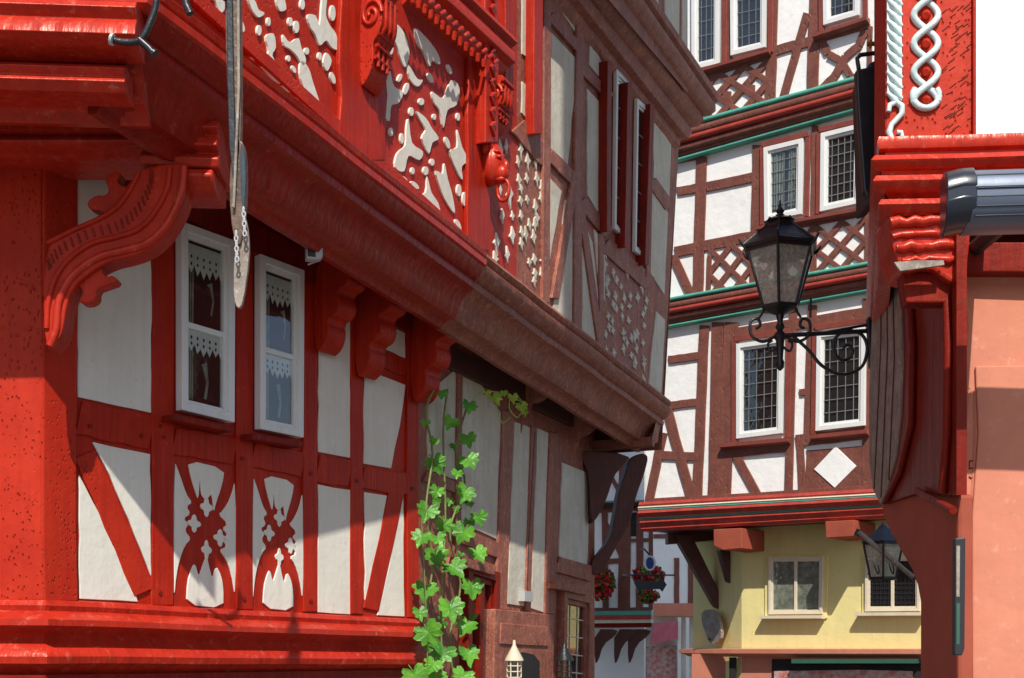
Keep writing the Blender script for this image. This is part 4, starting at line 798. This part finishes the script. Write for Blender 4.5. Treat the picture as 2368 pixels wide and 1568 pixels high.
lathe(g,'finial','slate_blue',(c[0],c[1],0),[(14*m,Z(1224)),(9*m,Z(1216)),(3*m,Z(1212)),(1*m,Z(1206))]); lathe(g,'bulb','bulb',(c[0],c[1],0),[(.03,Z(1335)),(.03,Z(1300)),(.06,Z(1290)),(.02,Z(1270))])
g.tube('arm','weathered',[w.P(1985,1230,.15),w.P(2112,1335,.15)],.022); g.tube('arm','iron',[w.P(1988,1226,.13),w.P(1980,1240,.13)],.03); g.tube('arm','iron',[w.P(2112,1335,.15),w.P(2170,1330,-1.0)],.03)
for name,u,dep,mt in (('garden_lantern',1189,10.2,'cream_trim'),('garden_lantern',1305,12.5,'iron')):
    g,w,m,c,Z=lantern(name,u,dep,0)
    lathe(g,'cap',mt,(c[0],c[1],0),[(22*m,Z(1528)),(22*m,Z(1525)),(4*m,Z(1492)),(3*m,Z(1480))]); lathe(g,'glass','lamp_glass',(c[0],c[1],0),[(15*m,Z(1565)),(15*m,Z(1528))])
    for i in range(6):
        t=i*math.pi/3; g.tube('bars',mt,[(c[0]+16*m*math.cos(t),c[1]+16*m*math.sin(t),Z(1566)),(c[0]+16*m*math.cos(t),c[1]+16*m*math.sin(t),Z(1528))],.006)
    for v in (1540,1553): g.tube('bars',mt,[(c[0]+16*m*math.cos(t),c[1]+16*m*math.sin(t),Z(v)) for t in [k*math.pi/8 for k in range(17)]],.005)
    lathe(g,'post',mt,(c[0],c[1],0),[(.12,0),(.05,.05),(.03,.4),(.03,Z(1580)),(18*m,Z(1568)),(18*m,Z(1565))])
# ================================================================= HANGING SIGN + IRONWORK
hs=G('hanging_guild_sign'); wf=Wall(atdepth(548,6.0),(1,0))
def signpart(pts,th,mat,o=0): poly(hs,wf,'sign_board',mat,pts,th,o,1,.004)
signpart([(518,-200),(554,-200),(557,150),(557,330),(548,405),(534,330),(522,150)],.05,'sign_wood')
signpart([(522,-200),(534,-200),(540,200),(547,400),(540,430),(526,300)],.07,'iron')
signpart([(540,330),(558,322),(568,350),(570,440),(560,560),(545,570),(532,500),(530,400)],.05,'sign_wood')
signpart([(556,322),(566,345),(569,430),(562,500),(556,430)],.06,'slate_blue')
signpart([(545,560),(565,490),(575,540),(576,600),(562,700),(550,716),(540,690),(540,620)],.03,'weathered')
hs.tube('rim','weathered',[wf.P(u,v,.07) for u,v in [(547,-200),(551,0),(552,200),(544,400),(540,480)]],.007)
def chain(g,a,b,n,w_):
    for i in range(n):
        t=i/(n-1); u=a[0]+(b[0]-a[0])*t; v=a[1]+(b[1]-a[1])*t
        g.tube('chain','grey_plastic',[w_.P(u+math.cos(x)*(4 if i%2 else 1.5),v+math.sin(x)*7,.08) for x in [k*math.pi/4 for k in range(9)]],.004)
chain(hs,(563,485),(566,540),6,wf); chain(hs,(546,540),(548,600),6,wf)
hs.tube('suspension','iron',[wf.P(520,0,.05),wf.P(535,-400,.05)],.012)
ib=G('iron_sign_bracket')
wi=Wall(atdepth(320,5.9),(1,0))
ib.tube('stay','iron',[wi.P(u,v) for u,v in [(p[0],p[1]) for p in catmull([(258,92),(290,98),(325,92),(348,50),(362,0),(370,-120)],5)]],.016)
ib.tube('stay','iron',[wi.P(322,92),wi.P(345,112),wi.P(356,125)],.018); ib.tube('stay','iron',[wi.P(u,v,.2) for u,v in ((425,-80),(430,10),(440,32))],.018)
ib.tube('knob','grey_plastic',[wi.P(256,90,.01),wi.P(262,92,.01)],.028); ib.tube('knob','iron',[wi.P(354,122),wi.P(358,126)],.024)
ib.tube('stay','iron',[wi.P(440,-60,.2),wi.P(535,-180,.1)],.016)
# ================================================================= VINE
V=G('grape_vine')
def vp(u,v,o): return (WD if u>968 else WL).P(u,v,o)
lf=[(0,.02),(.14,-.16),(.34,-.26),(.50,-.14),(.46,.02),(.64,.10),(.60,.26),(.44,.34),(.48,.54),(.30,.56),(.22,.54),(.12,.74),(0,.90),(-.12,.74),(-.22,.54),(-.30,.56),(-.48,.54),(-.44,.34),(-.60,.26),(-.64,.10),(-.46,.02),(-.50,-.14),(-.34,-.26),(-.14,-.16)]
random.seed(21)
def leaf(p,size,mat='leaf'):
    n=Vector((random.uniform(-.1,.6),-1,random.uniform(0,.9))); n.normalize()
    up=Vector((random.uniform(-.6,.6),0,-1)); x=up.cross(n).normalized(); y=n.cross(x).normalized()*(-1)
    if y.z>0: y=-y
    vs=[p+y*.2*size-n*.008]
    for a,b in lf:
        j=1+random.uniform(-.07,.07); vs.append(p+x*a*size*j+y*b*size*j+n*(abs(a)*.18*size-b*b*.22*size)+n*random.uniform(-.006,.006))
    k=len(lf); V.add('leaves',mat,vs,[[0,1+i,1+(i+1)%k] for i in range(k)])
    V.tube('stems','stem',[p,p-y*size*.35-n*.06],.004)
stems=[[(1000,1620),(985,1450),(1000,1300),(985,1180),(1000,1050),(985,950),(1010,890)],[(1060,1620),(1040,1480),(1065,1350),(1040,1230),(1075,1120),(1055,1040),(1080,940)],[(1025,1620),(1020,1400),(1030,1200),(1025,1000),(1035,900)],[(1080,950),(1100,915),(1135,905),(1180,915),(1212,935)],[(1140,915),(1152,950),(1162,978),(1180,965)],[(990,1600),(985,1400),(975,1200)],[(1180,915),(1178,945),(1195,965),(1205,955)],[(1200,920),(1215,940),(1212,965)]]
for i,s_ in enumerate(stems): V.tube('stems','leaf_young' if i in(3,4,6,7) else 'stem',[vp(max(p[0],970),p[1],.16 if i<3 else .22) for p in catmull(s_,5)],.009 if i<3 else .005)
LV=[(1020,905,.10),(1085,932,.13),(1045,970,.13),(1080,1008,.14),(1005,1015,.08),(985,975,.08),(1003,1062,.17),(1080,1058,.17),(1058,1090,.09),(1012,1130,.12),(1078,1130,.17),(990,1172,.17),(1105,1190,.14),(1028,1205,.15),(1075,1222,.19),(978,1235,.15),(1005,1275,.19),(1100,1272,.17),(1045,1305,.20),(985,1355,.19),(1090,1348,.19),(1040,1395,.22),(968,1410,.12),(1082,1440,.18),(985,1452,.21),(1028,1500,.21),(1080,1502,.19),(955,1552,.20),(1005,1530,.14),(1075,1555,.17),(1010,1240,.12),(1012,1560,.15)]
for u,v,s_ in LV: leaf(vp(u,v,random.uniform(.16,.28)) if u>968 else WL.P(u,v,.25),s_*.92)
for u,v,s_ in [(1140,915,.13),(1185,915,.09),(1205,935,.10),(1165,905,.06),(1125,905,.07),(1212,950,.06)]: leaf(vp(u,v,.25),s_,'leaf_young')
for i in range(16):
    t=random.random(); leaf(vp(random.uniform(975,1095),1000+560*t,random.uniform(.06,.14)),random.uniform(.05,.08))
# ================================================================= GROUND
gr=bpy.data.meshes.new('ground'); gr.from_pydata([(-300,-300,0),(300,-300,0),(300,300,0),(-300,300,0)],[],[[0,1,2,3]]); o=bpy.data.objects.new('cobbled_street',gr); S.collection.objects.link(o); gr.materials.append(MATS['cobble'])
for g in GROUPS: g.flush()
# ================================================================= LIGHT
Ld=Vector((-.07,1.0,-1.14)); Ld.normalize()
sd=bpy.data.lights.new('sun','SUN'); sd.energy=5.0; sd.angle=math.radians(.5); sd.color=(1,.955,.87)
so=bpy.data.objects.new('sun',sd); S.collection.objects.link(so); so.rotation_euler=Ld.to_track_quat('-Z','Y').to_euler()
wd=bpy.data.worlds.new('World'); S.world=wd; wd.use_nodes=True; nt=wd.node_tree
sk=nt.nodes.new('ShaderNodeTexSky'); sk.sky_type='NISHITA'; sk.sun_disc=False
sk.sun_elevation=math.asin(-Ld.z); sk.sun_rotation=math.atan2(-Ld.x,-Ld.y)
bg=nt.nodes['Background']; bg.inputs['Strength'].default_value=.13; nt.links.new(sk.outputs[0],bg.inputs[0])
S.view_settings.view_transform='Standard'; S.view_settings.look='None'; S.view_settings.exposure=0
cd=bpy.data.cameras.new('camera'); cd.sensor_width=36; cd.lens=36*F/2368; cd.shift_y=(HZ-784)/2368; cd.clip_end=1000; cd.clip_start=.05
co=bpy.data.objects.new('camera',cd); S.collection.objects.link(co); co.location=(0,0,EYE); co.rotation_euler=(math.radians(90),0,0); S.camera=co
